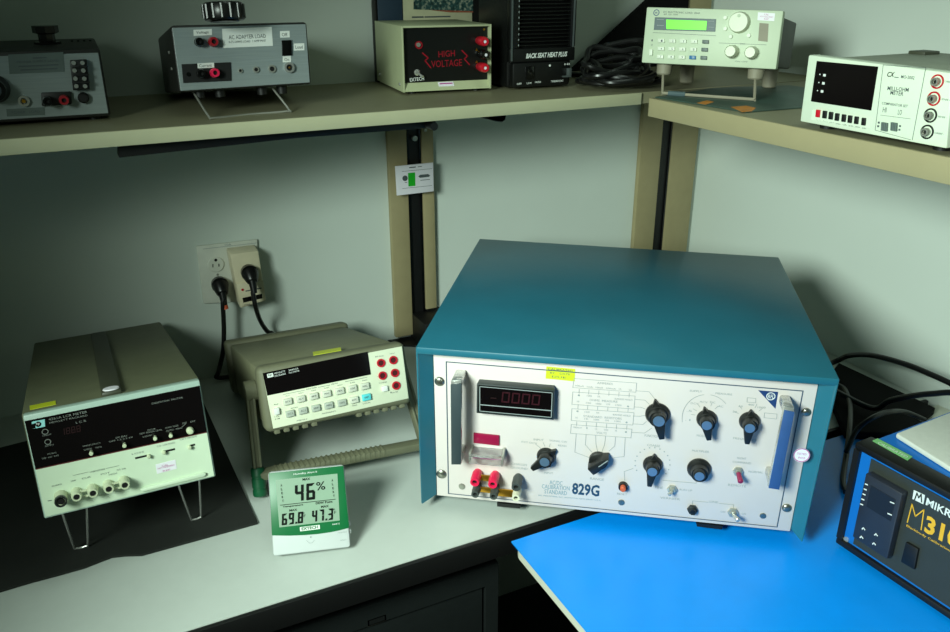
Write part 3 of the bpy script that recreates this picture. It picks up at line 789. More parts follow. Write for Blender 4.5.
# bails
inv = mtx(t).inverted()
for top0, b0, b1, top1 in (((62.5,518.5),(74.5,548.6),(88,545.7),(88.4,510)), ((177.7,489),(191.5,520),(201.2,517),(200.7,483))):
    q = [Face(None, .0062, 2).at(*b0), Face(None, .0062, 2).at(*b1)]
    q = [inv @ p for p in q]
    FBt = Face(t, .028)
    a = FBt.at(*top0); c = FBt.at(*top1); a.z = c.z = .001
    m0 = a.lerp(q[0], .9); m1 = c.lerp(q[1], .9)
    B().tube([a, m0, q[0].lerp(q[1], .12), q[0].lerp(q[1], .88), m1, c], .0015, 8, 4).build('wire_bail', 'chrome', t)
for x in (-.07, .07): B().box(x-.012, x+.012, D-.021, D-.004, -.0118, .004, .002).build('rear_foot', 'hp_strap', t)

# ================================================================ BENCH MULTIMETER
yaw = -.0429; W, HH, D, th = .213, .0925, .3897, .298
c0 = corner((-1.110,-.452,.114), yaw, W); h = W/2
t = thing('bench_multimeter', 'olive grey bench multimeter with two rows of keys and red sockets, tilted on its handle', 'test instrument', c0, yaw, th)
inv = mtx(t).inverted()
B().box(-h+.003, h-.003, .02, D-.01, .005, HH-.004, .004).build('case', 'dmm_body', t)
B().box(-h, h, 0, .032, 0, HH, .009, 4).build('front_bumper', 'dmm_boot', t)
B().box(-h-.005, h+.004, D-.035, D+.004, 0.002, HH+.003, .007, 3).build('rear_bumper', 'dmm_boot', t)
F = Face(t, 0)
B().plate(F, [(262.6,373.4),(401.7,346.2),(408.4,398.2),(273.2,428.6)], .0012, 0, .0004).build('front_panel', 'dmm_face', t)
FB = Face(t, -.0012)
w_ = B().plate(FB, [(262.6,373.2),(367.6,351.6),(370.8,374.4),(267.2,395.6)], .0006).build('display_window', 'screen_black', t, False)
FW = Face(t, -.0018)
b = B().plate(FW, [(266.8,374.2),(272.8,372.8),(273.6,376.6),(267.6,378)], .0002); b.text(FW, 'HEWLETT', (274.4,374.4), (285.4,371.9), 1.7); b.text(FW, 'PACKARD', (274.9,377), (285.9,374.5), 1.7)
b.text(FW, '34401A', (288.7,371.4), (298.5,369.2), 1.8); b.text(FW, 'MULTIMETER', (289.1,373.7), (299.6,371.3), 1.4)
b.build('window_lettering', 'legend_white', w_, False)
b = B().text(FW, 'hp', (268.6,376.8), (272,376), 2.6, 0, .0005); b.build('logo_letters', 'screen_black', w_, False)
kw = [('DC V','AC V','OHM 2W','FREQ','PER','CONT','NULL'), ('DC I','AC I','OHM 4W','MIN','DIG','AUTO','SHIFT')]
rows = ([(288,402.2),(301.2,399.5),(314.1,396.8),(327,394.3),(340.2,391.5),(352.8,389),(365.2,386.7)], [(290.4,414.3),(303.3,411.3),(316.2,408.7),(329.1,406),(342.3,403.3),(354.4,400.5),(367,397.9)])
FK = Face(t, -.0055)
for j, row in enumerate(rows):
    for i, (x, y) in enumerate(row):
        m = 'key_cyan' if (j == 1 and i == 6) else ('dmm_key_light' if i in (5,6) or j == 0 else 'dmm_key')
        q = [(x-4.2,y-2.3),(x+3.6,y-4),(x+4.4,y+1.6),(x-3.4,y+3.4)]
        k_ = B().hexa([FK.at(*p) for p in q], [Vector((p.x+dx,-.001,p.z+dz)) for p, dx, dz in zip([FK.at(*p) for p in q], (-.0008,.0008,.0008,-.0008), (.0008,.0008,-.0008,-.0008))], .0006).build('key', m, t)
        B().text(FK, kw[j][i], (x-2.4,y+.8), (x+2.4,y-.3), 1.8).build('key_legend', 'legend_dark', k_, False)
b = B()
for x, y in rows[0]: b.text(FB, 'AC DC'[0:2] if x < 300 else 'RANGE'[:3], (x-2.5,y-5.4), (x+2,y-6.3), 1.1)
b.line(FB, [(283,394.6),(305,390)], .3); b.line(FB, [(318,387.4),(330,385)], .3); b.line(FB, [(345,381.8),(367,377.2)], .3)
b.text(FB, 'FUNCTION', (306.5,390.2), (316.5,388), 1.3); b.text(FB, 'MATH', (331.5,385), (337.5,383.8), 1.3)
b.text(FB, 'Power', (274.2,405.4), (278.6,404.4), 1.4); b.text(FB, '1 On', (274.8,417.6), (279.4,416.6), 1.4); b.text(FB, '0 Off', (275.2,420), (280,419), 1.4)
for s, x, y, w in (('RECALL',291,409,7),('MENU',297,421.5,10),('RANGE/DIGITS',322,414.4,14),('TRIG',352,406.6,5),('LOCAL',363,404.4,8)): b.text(FB, s, (x,y), (x+w,y-w*.2), 1.2)
for s, x, y, w in (('4W Sense',375,357.6,8.5),('Input',390,354.5,5),('HI',377,364,2),('LO',377.6,377,2),('I',390.5,393,1),('Fuse 3A',391,393.5,7),('Terminals',379,383.8,8)): b.text(FB, s, (x,y), (x+w,y-w*.18), 1.2)
b.build('printed_legend', 'legend_dark', t, False)
B().plate(FB, [(273.4,408.4),(278.6,407.2),(279.4,413.6),(274.2,414.8)], .005, 0, .0008).build('power_button', 'paper_white', t)
B().plate(FB, [(381.2,386.4),(386.8,385.2),(387.5,390.4),(381.9,391.6)], .004, 0, .0008).build('terminal_button', 'paper_white', t)
for x, y in ((380.8,362.9),(393.1,360),(382.4,375.5),(394.7,372.8),(396,385.4)):
    b = B().ring(FB, x, y, 4.1, 2.7, .002); o = b.build('input_socket', 'red_plastic', t)
    B().disc(FB, x, y, 2.7, .0008).build('socket_hole', 'jack_hole', o, False)
FT = Face(t, HH-.0005, 2)
B().plate(FT, [(312.7,352.3),(340.7,347.6),(341.4,350.6),(313.4,355.6)], .0006).build('sticker', 'sticker_yellow', t, False, 'yellow sticker on the front bumper')
for x in list(range(5))+list(range(9, 15)):
    xx = -h+.016+x*.0130
    B().box(xx-.004, xx+.004, .004, .022, -.004, .004, .0012).build('foot_rib', 'dmm_boot', t)
# tilt handle: side arms and ribbed cross grip resting on the bench
FL_ = Face(t, -h-.006, 0); pv = FL_.at(250,391)
wl = Face(None, .0125, 2).at(259.8,491)
cb = f0.at(298,468.5); cb.z = .011
la = inv @ wl
pl = Vector((-h-.007, pv.y, pv.z)); pr = Vector((h+.007, pv.y, pv.z))
def arm(p, e, sx):
    d = e-p; b = B(); n_ = d.cross(Vector((1,0,0))).normalized()*.0085; k_ = Vector((sx*.005,0,0))
    b.hexa([p-n_*1.3-k_*.6, p+n_*1.3-k_*.6, e+n_-k_, e-n_-k_], [p-n_*1.3+k_*.6, p+n_*1.3+k_*.6, e+n_+k_, e-n_+k_], .002)
    return b
B().cyl(pl+Vector((-.006,0,0)), pl+Vector((.012,0,0)), .0150, None, 24, .003).build('handle_hub', 'dmm_boot', t)
B().cyl(pr+Vector((.005,0,0)), pr+Vector((-.012,0,0)), .0145, None, 24, .003).build('handle_hub', 'dmm_boot', t)
cl = pl.lerp(la, .84)
cr_ = Face(None, (mtx(t) @ cl).z, 2).at(424,443.5); cr_ = inv @ cr_
ra = pr.lerp(cr_, 1.0)
def ribbed_arm(p, e):
    d = e-p; n_ = d.cross(Vector((1,0,0))).normalized()*.0090; b = B()
    for sx, w0 in ((-.0042,.0018),(.0042,.0018)):
        k_ = Vector((w0,0,0)); c_ = Vector((sx,0,0))
        b.hexa([p-n_*1.2-k_+c_, p+n_*1.2-k_+c_, e+n_-k_+c_, e-n_-k_+c_], [p-n_*1.2+k_+c_, p+n_*1.2+k_+c_, e+n_+k_+c_, e-n_+k_+c_], .001)
    k_ = Vector((.003,0,0))
    b.hexa([p-n_*.8-k_, p+n_*.8-k_, e+n_*.6-k_, e-n_*.6-k_], [p-n_*.8+k_, p+n_*.8+k_, e+n_*.6+k_, e-n_*.6+k_])
    return b
b = ribbed_arm(pl, pl.lerp(la, .76)); b._add(ribbed_arm(pr, ra).bm)
d = (ra-cl)
gw = (inv.to_3x3() @ Vector((0,1,0)))*.009; gz = (inv.to_3x3() @ Vector((0,0,1)))*.0065
b.hexa([cl-gw-gz, ra-gw-gz, ra+gw-gz, cl+gw-gz], [cl-gw+gz, ra-gw+gz, ra+gw+gz, cl+gw+gz], .003)
for i in range(22):
    p = cl.lerp(ra, .10+i*.030)
    q = [p-gw*1.04-gz*.5, p+d.normalized()*.0032-gw*1.04-gz*.5, p+d.normalized()*.0032+gw-gz*.5, p+gw-gz*.5]
    b.hexa(q, [x_+gz*1.58 for x_ in q], .0005)
b.build('tilt_handle', 'dmm_boot', t)
ax = (la-pl).normalized()
sv = B(); s0 = la-ax*.034; sv.lathe([(0,0),(.0085,0),(.0098,.002),(.0098,.012),(.009,.013),(.009,.015),(.0098,.016),(.0098,.028),(.009,.029),(.009,.031),(.0098,.032),(.0098,.039),(.0085,.041),(0,.041)], s0, ax, 22)
sv.build('grip_sleeve', 'grip_green', t, True, 'green rubber sleeve on the handle arm')

# ================================================================ HYGROMETER
yaw = -.2665; W, HH, th = .0979, .1065, .5513
c0 = corner((-1.141,-.580,.010), yaw, W); h = W/2
t = thing('humidity_meter', 'small green and white humidity monitor reading 46 percent on the grey bench', 'meter', c0, yaw, th)
inv = mtx(t).inverted()
F = Face(t, 0)
q = [F.at(267.7,472), F.at(344,464.3), F.at(350.8,547.4), F.at(273,556.7)]
B().hexa(q, [p+Vector((0,.02,0)) for p in q], .004).build('case', 'hygro_white', t)
top = [(268.9,473.2),(343.2,465.7)]; cur = [(349.2,527.6),(340,530.2),(330,532.2),(318,533.9),(305,535),(290,535.6),(271.9,535.4)]
fz = B().plate(F, top+cur, .0012, 0, .0004).build('green_bezel', 'hygro_green', t, True, 'green surround of the display')
FB = Face(t, -.0012)
sc_ = B().plate(FB, [(275.6,480),(337.4,473.6),(339.7,520.4),(279.4,527.4)], .0005).build('display', 'lcd_grey', fz, False)
FW = Face(t, -.0017)
b = B()
b.seg7(FW, '46', (294.8,501.8), (317.6,499.0), 16.6, wt=.17, slant=.08)
b.text(FW, '%', (316.5,490.6), (325.6,489.5), 8.4, .01)
b.text(FW, 'MAX', (302.6,480.8), (310.3,479.9), 2.5, .03)
b.text(FW, 'Temperature', (282.8,508.2), (303.2,505.9), 2.2, .03); b.text(FW, 'MAX', (289.4,511.6), (297.2,510.7), 2.2, .03)
b.text(FW, 'DEW Point', (315.8,504.5), (332.6,502.6), 2.3, .03); b.text(FW, 'MAX', (321.2,508), (328.8,507.1), 2.3, .03)
b.line(FW, [(280.3,505.2),(335.3,499.2)], .6)
b.seg7(FW, '69.8', (281.6,525.4), (304.4,522.8), 11.4, wt=.17, slant=.1); b.seg7(FW, '47.3', (311.8,522.2), (334.4,519.5), 11.5, wt=.17, slant=.1)
b.text(FW, 'F', (303.8,517.4), (305.8,517.2), 2.8); b.ring(FW, 303.6, 513, .8, .45, .0002, .0003); b.text(FW, 'F', (334.4,513.9), (336.4,513.7), 2.8); b.ring(FW, 334, 509.4, .8, .45, .0002, .0003)
for i, ch in enumerate('ALERT'):
    b.text(FW, ch, (280.6+i*.4,486.6+i*3.9), (282.2+i*.4,486.4+i*3.9), 2.4, .03)
    b.text(FW, ch, (331.6+i*.4,481.6+i*3.9), (333.2+i*.4,481.4+i*3.9), 2.4, .03)
b.build('display_digits', 'lcd_ink', sc_, False)
b = B().text(FB, 'Humidity Alert II', (293.6,475.6), (317,473), 2.2, .006); b.text(FB, '445815', (332.2,525.2), (339.6,524.2), 1.5)
b.build('case_lettering', 'legend_white', fz, False)
lg = B().plate(FB, [(299.8,527.2),(319.6,524.8),(320,528.9),(300.2,531.3)], .0004).build('name_plate', 'paper_white', fz, False)
B().text(FB, 'EXTECH', (301.6,530.5), (318.2,528.4), 3.0, .035, .0007).build('name_lettering', 'hygro_green', lg, False)
b = B().disc(F, 310.7,537,.9,.0006,n=10); b.line(F, [(306.5,540.6),(309.5,543),(312,543),(314.5,540)], .3); b.text(F, 'MAX/MIN', (338,533.5), (346.5,532.4), 1.2); b.text(F, 'RESET', (340.5,541), (346.8,540.2), 1.2)
b.build('case_print', 'legend_grey', t, False)
for z in (.030, .020):
    B().box(h-.001, h+.0025, .006, .014, z-.003, z+.003, .001).build('side_button', 'hygro_white', t)
pz = inv @ (Vector(c0)+Vector((.022*math.sin(.2665)*1.0+.02, .052, -.0092)))
B().hexa([Vector((-.02,.020,.062)), Vector((.02,.020,.062)), Vector((.02,.0205,.055)), Vector((-.02,.0205,.055))], [Vector((-.02,pz.y,pz.z)), Vector((.02,pz.y,pz.z)), Vector((.02,pz.y-.003,pz.z)), Vector((-.02,pz.y-.003,pz.z))]).build('stand', 'hygro_white', t, False)
# ================================================================ RADIATION SOURCE (right bench)
yaw = -1.533; W, HH, D = .27, .1594, .34
rl_ = Vector((-.1297,-.8602,0)); ca, sa = math.cos(yaw), math.sin(yaw)
c0 = (rl_.x+W/2*ca+D*sa, rl_.y+W/2*sa-D*ca, .003)
t = thing('calibration_source', 'blue instrument with black frame and gold lettering at the right edge of the blue mat', 'test instrument', c0, yaw)
h = W/2; HH -= .003
F = Face(t, 0)
B().box(-h+.006, h-.006, .022, D, .010, HH-.001, .003).build('case', 'm310_blue', t)
b = B()
b.box(-h, h, -.004, .026, HH-.009, HH, .002); b.box(-h, h, -.004, .026, .004, .013, .002); b.box(-h, -h+.008, -.004, .026, .0135, HH-.0095); b.box(h-.008, h, -.004, .026, .0135, HH-.0095)
b.build('front_frame', 'black', t)
B().box(-h+.007, h-.007, .001, .02, .012, HH-.008).build('front_panel', 'm310_blue', t, False)
FP = Face(t, .001)
a = FP.at(870.8,457.9); c = FP.at(854.9,543)
x0 = (a.x+c.x)/2; zt = a.z; zb = FP.at(880,560.6).z
p_ = B().box(x0, h-(x0+h), -.0003, .002, zb, zt).build('overlay_panel', 'm310_dark', t, False)
for x, y in ((867.4,451.3),(846.6,539.2)):
    B().disc(FP, x, y, 2.2, .0015).build('screw', 'chrome', t)
FC = Face(t, -.012)
q = [FC.at(864.5,475.5), FC.at(902,490.5), FC.at(888,559.7), FC.at(852.3,537.7)]
xs = [(q[0].x+q[3].x)/2, (q[1].x+q[2].x)/2]; zs = [(q[0].z+q[1].z)/2, (q[2].z+q[3].z)/2]
k_ = B().box(xs[0], xs[1], -.012, .0, zs[1], zs[0], .002).build('temperature_controller', 'm310_ctrl', t)
wd, hg = xs[1]-xs[0], zs[0]-zs[1]
B().box(xs[0]+wd*.2, xs[1]-wd*.12, -.0126, -.011, zs[1]+hg*.55, zs[0]-hg*.12, .0005).build('display_window', 'm310_screen', k_, False)
b = B()
FCt = FC
for i in range(5): b.line(FC, [(865.5-i*1.2,484+i*5),(867.5-i*1.2,484.8+i*5)], 1, .0006)
b.line(FC, [(890.5,502),(894,503.4)], 1, .0012); b.line(FC, [(888,513.5),(891.5,515)], 1, .0012)
for x, y in ((863.5,529),(876,535),(861.5,537.5),(874,544)):
    b.line(FC, [(x-1.3,y),(x,y-1.2),(x+1.4,y+.8)], .9, .0006)
b.build('key_marks', 'legend_white', k_, False)
FO_ = Face(t, -.0003)
P8 = lambda x, y: (880+x/4.857, 470+y/4.857)
b = B()
lg = b.plate(FO_, [P8(165,97), P8(219,122), P8(211,166), P8(158,140)], .0003).build('logo_badge', 'legend_white', p_, False)
b = B().line(FO_, [P8(168,145), P8(180,112), P8(188,135), P8(200,118), P8(202,155)], 1.1, .0005); b.build('logo', 'm310_dark', lg, False)
a = FO_.at(*P8(222,170)); e = FO_.at(*P8(340,232))
b = B().text(FO_, 'MIKRON', P8(221,169), P8(428,282), 8.2, .015); b.build('name_lettering', 'legend_white', p_, False)
b = B()
b.line(FO_, [P8(133,254), P8(156,166), P8(172,225), P8(214,193), P8(200,290)], .9)
b.text(FO_, '310', P8(213,301), P8(378,391), 19, .035)
b.text(FO_, 'Blackbody Calibration Source', P8(127,277), P8(420,448), 3.2, .006)
b.build('model_lettering', 'm310_gold', p_, False)
B().plate(FO_, [P8(135,345), P8(195,380), P8(176,480), P8(110,441)], .004, 0, .001).build('rocker_switch', 'black', p_)
B().box(h-.07, h-.02, -.0012, -.0002, .03, .05).build('rating_label', 'paper_white', p_, False)
FT = Face(t, HH, 2)
lb = B().plate(FT, [(872.3,441),(877.6,438.5),(912.5,456.8),(907.6,460.6)], .0004).build('label', 'label_green', t, False, 'pale green label on the black frame')
B().text(FT, 'CALIBRATED', (877,443), (906,457.8), 2.2, 0, .0006).build('printing', 'paper_white', lb, False)
for x in (-.1,.1):
    for y in (.03,.3): B().cyl((x,y,0),(x,y,.011),.009).build('foot', 'black', t)
FTc = Face(t, HH-.001, 2)
q = [FTc.at(895,438.5), FTc.at(950,417)]; d = (q[1]-q[0]); e2 = (FTc.at(950,473.5)-q[0])
pp = [q[0], q[0]+d.normalized()*.25, q[0]+d.normalized()*.25+e2.normalized()*.20, q[0]+e2.normalized()*.20]
n_ = B(); mm = mtx(t)
pp = [mm @ p for p in pp]
for p in pp: p.z = HH+.003
tag(n_.prism(pp, (0,0,.007), .002).build('insulation_pad', 'pad_white'), 'white fibre pad lying on top of the blue instrument with gold lettering', 'pad')

# ================================================================ SHELF: POWER SUPPLY
def binding(t, F, x, y, m, rp, depth=.016, hole='black', nm='binding_post'):
    k = F.sc(x, y); p = F.at(x, y); r = rp*k
    o = B().lathe([(0,0),(r*1.05,0),(r*1.05,.003),(r*.9,.004),(r,.006),(r,depth-.002),(r*.9,depth),(r*.5,depth),(r*.45,depth-.006),(0,depth-.006)], p, F.n, 20).build(nm, m, t)
    B().cyl(p+F.n*(depth-.007), p+F.n*(depth-.0035), r*.43, None, 12).build('socket', hole, o)
    return o
def topknob(t, x, y, z, r, hgt, m='black_gloss', stem=None, name='top_knob'):
    b = B(); n = 40
    z0 = z
    if stem: b.cyl((x,y,z),(x,y,z+stem),r*.72,r*.66,24); z0 = z+stem
    b.lathe([(0,0),(r*.95,0),(r,.002),(r,hgt-.003),(r*.92,hgt),(0,hgt)], (x,y,z0), (0,0,1), 40)
    for i in range(14):
        a = 2*math.pi*i/14
        b.cyl((x+r*.96*math.cos(a),y+r*.96*math.sin(a),z0+.002),(x+r*.96*math.cos(a),y+r*.96*math.sin(a),z0+hgt-.002),r*.10,None,8)
    return b.build(name, m, t)
yaw = -.0246; W, HH, D = .1799, .0875, .215
c0 = corner((-1.408,-.243,H+.003), yaw, W); h = W/2
t = thing('load_box', 'dark metal box with brushed silver front at the far left end of the shelf', 'test instrument', c0, yaw)
F = Face(t, 0)
B().box(-h, h, 0, D, 0.002, HH, .003).build('case', 'case_dark', t)
a = F.at(99.3,51.5); c = F.at(107.4,115)
B().box(-h+.004, (a.x+c.x)/2, -.0012, .002, .006, HH-.005, .0006).build('front_panel', 'brushed_alu', t, False)
F = Face(t, -.0012)
lb = B().plate(F, [(8,54.6),(63.3,52),(64.5,71.5),(9.6,74)], .0006).build('label_plate', 'key_grey', t, False)
b = B().text(F, 'POWER SUPPLY LOAD', (17,63.4), (59,61.5), 2.2, 0, .0009)
for y, x0, x1 in ((58,33,46),(66.4,19,58),(70,21,57)): b.line(F, [(x0,y),(x1,y-(x1-x0)*.045)], 1.1, .0009)
b.build('printing', 'legend_dark', lb, False)
tb = B().plate(F, [(69.6,60),(86.5,59),(89.8,88.6),(73,89.6)], .010, 0, .001).build('terminal_block', 'black', t)
FT_ = Face(t, -.0112)
for j, y in enumerate((62.8,70.4,78.5,86)):
    for x in (73.6+j*.9, 82.4+j*.9):
        B().disc(FT_, x, y, 2.3, .0022, n=14).build('terminal_screw', 'chrome', tb)
    if j: B().box(FT_.at(71+j*.9,y-4).x, FT_.at(87+j*.9,y-4).x, -.015, -.011, FT_.at(80,y-3.6).z-.0008, FT_.at(80,y-3.6).z+.0008).build('barrier', 'black', tb, False)
b = B().disc(F, 83.4,97.4,5.8,.008,bev=.002); b.build('push_button', 'black', t)
B().plate(F, [(41,92.5),(71,91),(72,104),(42,106)], .005, 0, .0015).build('jack_base', 'black', t)
binding(t, F, 47.6, 99.8, 'black_gloss', 5.2, .018); binding(t, F, 64, 98.8, 'red_deep', 5.2, .018)
b = B().ring(F, 24, 100.8, 6, 3.6, .004); o = b.build('coax_jack', 'steel_wire', t); B().disc(F, 24, 100.8, 2, .006).build('centre_pin', 'gold', o)
lb = B().plate(F, [(6.3,109),(44.3,107.2),(45,115),(7,116.5)], .0005).build('label_strip', 'key_grey', t, False)
B().text(F, 'POWER   LOAD', (12,114), (40,112.6), 2.6, 0, .0007).build('printing', 'legend_dark', lb, False)
k = F.sc(5,90); p = F.at(-5,88.5)
b = B().lathe([(0,0),(15.5*k,0),(15.5*k,.006),(13*k,.010),(12*k,.022),(0,.022)], p, (0,-1,0), 32); o = b.build('rotary_knob', 'black_gloss', t)
B().lathe([(0,0),(8*k,0),(7.5*k,.001),(0,.0012)], p+Vector((0,-.022,0)), (0,-1,0), 24).build('cap', 'grip_dark', o)
FTp = Face(t, HH, 2)
p = FTp.at(48,44); b = B(); b.lathe([(0,0),(.017,0),(.017,.003),(.0105,.004),(.0105,.013),(.0165,.015),(.0165,.024),(0,.024)], (p.x,p.y,HH), (0,0,1), 8).build('top_knob', 'black_gloss', t)
p2 = Vector((p.x-.085, p.y-.004, HH)); B().lathe([(0,0),(.017,0),(.017,.003),(.0105,.004),(.0105,.009),(.0165,.011),(.0165,.018),(0,.018)], p2, (0,0,1), 8).build('top_knob', 'black_gloss', t)
p = FTp.at(80,41)
b = B()
for i in range(4): b.box(p.x-.012+i*.008, p.x-.009+i*.008, p.y-.012, p.y+.012, HH-.0003, HH+.0004)
b.build('vent_slot', 'black_matte', t, False)
for x in (-.07,.07):
    for y in (.02,.19): B().cyl((x,y,-.003),(x,y,.003),.008).build('foot', 'black', t)

# ================================================================ SHELF: ADAPTER LOAD
yaw = -.0366; W, HH, D, th = .1786, .0835, .2595, .1177
c0 = corner((-1.141,-.276,.552), yaw, W); h = W/2
t = thing('adapter_load_box', 'grey metal box with white adapter load label and black top knob, on a wire bail', 'test instrument', c0, yaw, th)
inv = mtx(t).inverted()
F = Face(t, 0)
q = [F.at(170.4,25.4), F.at(306.8,21.8), F.at(311.5,84.2), F.at(179,92.5)]
q2 = [Vector((p.x, D, p.z)) for p in q]
B().hexa(q, q2, .004).build('case', 'case_dark', t)
B().plate(F, [(172.2,28),(305.4,24.2),(309.6,82.4),(180.7,90.8)], .0012, 0, .0003).build('front_panel', 'brushed_alu', t, False)
FB = Face(t, -.0012)
binding(t, FB, 198.7, 42.2, 'black_gloss', 4.5, .012); binding(t, FB, 212.9, 42, 'red_deep', 4.8, .012)
def label(q, txts, h_=3, name='label', m='paper_white'):
    o = B().plate(FB, q, .0005).build(name, m, t, False)
    b = B()
    for s, l, r, hh in txts: b.text(FB, s, l, r, hh, 0, .0008)
    b.build('printing', 'legend_dark', o, False)
label([(193.4,29.9),(211.8,28.9),(212,35),(193.7,36)], [('Voltage',(196.5,34.8),(209,34.1),3.6)])
label([(222,28.8),(271.6,26.8),(272.9,45.8),(223.2,48)], [('AC ADAPTER LOAD',(229,39.4),(266,37.8),4),('0-75 OHMS LOAD  1 AMP MAX',(229,43.2),(266,41.6),2.2)])
label([(280,31.2),(289.5,30.8),(289.7,37.4),(280.2,37.8)], [('Off',(282,36.4),(287.6,36.2),3.4)])
label([(293.8,43.6),(304.2,43.2),(304.4,50.2),(294,50.6)], [('Load',(295.6,48.8),(302.8,48.5),3.2)])
label([(282.6,56.2),(290.8,55.8),(291,62),(282.8,62.4)], [('On',(284.6,61.2),(289.2,61),3.2)])
sw = B().plate(FB, [(281.2,40.4),(291,40),(291.7,55.6),(281.9,56)], .003, 0, .0006).build('rocker_switch', 'black_gloss', t)
b = B().ring(FB, 288.9, 67.6, 5, 3.1, .005); o = b.build('coax_jack', 'chrome', t); B().disc(FB, 288.9,67.6,2.8,.002).build('jack_hole', 'black', o); B().disc(FB, 288.9,67.6,.9,.004).build('centre_pin', 'gold', o)
for x, y, r_ in ((240.2,70.7,2.2),(255.9,69.6,3.1),(271.9,68.9,3.8)):
    b = B().ring(FB, x, y, r_, r_*.62, .0025); o = b.build('indicator', 'steel_wire', t); B().disc(FB, x+.2, y, r_*.6, .0015).build('hole', 'black', o)
B().plate(FB, [(181.5,64.2),(230.7,62.2),(231.4,80.8),(183.3,83)], .0012).build('jack_plate', 'black', t, False)
FJ = Face(t, -.0024)
binding(t, FJ, 200.6, 73.8, 'black_gloss', 4.4, .012); binding(t, FJ, 214.3, 72.9, 'red_post', 4.6, .012)
B().disc(FJ, 188.5, 74.4, 2.2, .001).build('screw', 'black_gloss', t)
o = B().plate(FJ, [(197.4,63.4),(214,62.6),(214.2,67.6),(197.7,68.4)], .0005).build('label', 'paper_white', t, False); B().text(FJ, 'Current', (199.5,67.4), (212,66.8), 3.2, 0, .0008).build('printing', 'legend_dark', o, False)
for x, y in ((169.5,52.5),(172.2,68.8)):
    FSd = Face(t, -h, 0); p = FSd.at(x, y); p.x = min(q[0].x, q[3].x)+.0008
    B().cyl(p, p+Vector((-.002,0,0)), .0022, None, 10).build('side_screw', 'chrome', t)
FT = Face(t, HH, 2); p = FT.at(225,21.5)
topknob(t, p.x, p.y, HH-.0005, .0255, .021, 'black_cable', .002)
for x in (-.062,-.035,.022,.05): B().cyl((x, .02, .001),(x, .02, -.010),.008, .007, 16).build('front_foot', 'black', t)
for x in (-.06,.06): B().cyl((x, D-.02, .001),(x, D-.02, -.004),.008, .007, 16).build('rear_foot', 'black', t)
fh = Face(None, H+.0018, 2)
q = [inv @ fh.at(210,118.4), inv @ fh.at(290,111)]
a = Vector((q[0].x-.012, .022, -.001)); c = Vector((q[1].x-.016, .022, -.001))
mid = (q[0]+q[1])/2+Vector((0,.012,.0))
B().tube([a, a.lerp(q[0], .92), q[0].lerp(q[1], .05), mid, q[0].lerp(q[1], .95), c.lerp(q[1], .92), c], .0015, 8, 4).build('wire_bail', 'steel_wire', t)

# ================================================================ SHELF: HIGH VOLTAGE BOX
yaw = -.1106; W, HH, D = .1497, .1033, .178
c0 = corner((-.792,-.197,H+.004), yaw, W); h = W/2
t = thing('high_voltage_box', 'beige metal box whose black front glows with a red high voltage sign', 'test instrument', c0, yaw)
HH -= .003
F = Face(t, 0)
b = B(); b.box(-h, -h+.003, 0, D, 0, HH, .0008); b.box(h-.003, h, 0, D, 0, HH, .0008); b.box(-h+.003, h-.003, 0, D, HH-.003, HH, .0006); b.box(-h+.003, h-.003, .012, D, 0, .003); b.box(-h+.003, h-.003, D-.003, D, .003, HH-.003)
b.build('shell', 'hv_shell', t)
FB = Face(t, .010)
z1 = F.at(445,86).z
B().box(-h+.003, h-.003, .010, .014, .008, HH-.003).build('front_panel', 'hv_black', t, False)
lp = B().hexa([Vector((-h+.003,0,.001)), Vector((h-.003,0,.001)), Vector((h-.003,.012,.001)), Vector((-h+.003,.012,.001))], [Vector((-h+.003,0,.003)), Vector((h-.003,0,.003)), Vector((h-.003,.0105,.014)), Vector((-h+.003,.0105,.014))]).build('sloped_lip', 'hv_lip', t, False)
b = B().text(FB, 'HIGH', (438.6,57.4), (455,56.2), 6.2, .004); b.text(FB, 'VOLTAGE', (431.4,67.6), (462,65.8), 6.8, .004)
b.line(FB, [(422.6,53),(428.2,58),(425,60.6),(430.8,67.8)], 1.1); b.line(FB, [(462,50.6),(467.4,56),(464.4,59),(469.4,64.6)], 1.1)
b.build('warning_sign', 'hv_red', t, False, 'red glowing words HIGH VOLTAGE between two bolts')
b = B().ring(FB, 418.6,45,3.6,2.4,.003); o = b.build('push_button', 'red_deep', t); B().disc(FB, 417.6,44.6,2,.006).build('button_cap', 'steel_wire', o)
p = FB.at(417,72.4); o = B().lathe([(0,0),(.005,0),(.005,.002),(.003,.004),(0,.004)], p, (0,-1,0), 12).build('toggle_switch', 'chrome', t); B().cyl(p+Vector((0,-.004,0)), p+Vector((.006,-.012,-.006)), .0014,.0022,10).build('lever', 'chrome', o)
def hvpost(x, y, m):
    p = FB.at(x, y); q = p+Vector((0,-.026,0))
    b = B().lathe([(0,0),(.0062,0),(.0062,.006),(.0074,.008),(.0074,.026),(.006,.029),(.003,.029),(.0025,.024),(0,.024)], p, (0,-1,0), 20); o = b.build('binding_post', m, t)
    B().cyl(p+Vector((0,-.0245,0)), p+Vector((0,-.028,0)), .0024, None, 10).build('tip', 'sticker_white', o)
hvpost(479,40.5,'red_plastic'); hvpost(479.4,66.4,'red_plastic'); hvpost(480,53.5,'black_gloss')
b = B()
for y in (49.6,61.8): p = FB.at(476.6,y); b.prism([p+Vector((-.0022,0,-.0018)), p+Vector((.0022,0,-.0018)), p+Vector((0,0,.0024))], (0,-.0004,0))
b.disc(FB, 484,29.4,1,.0004); b.build('warning_triangle', 'gold', t, False)
B().text(FB, 'EXTECH', (410,81.8), (424.2,80.2), 3.6, .012).build('name_lettering', 'legend_white', t, False)
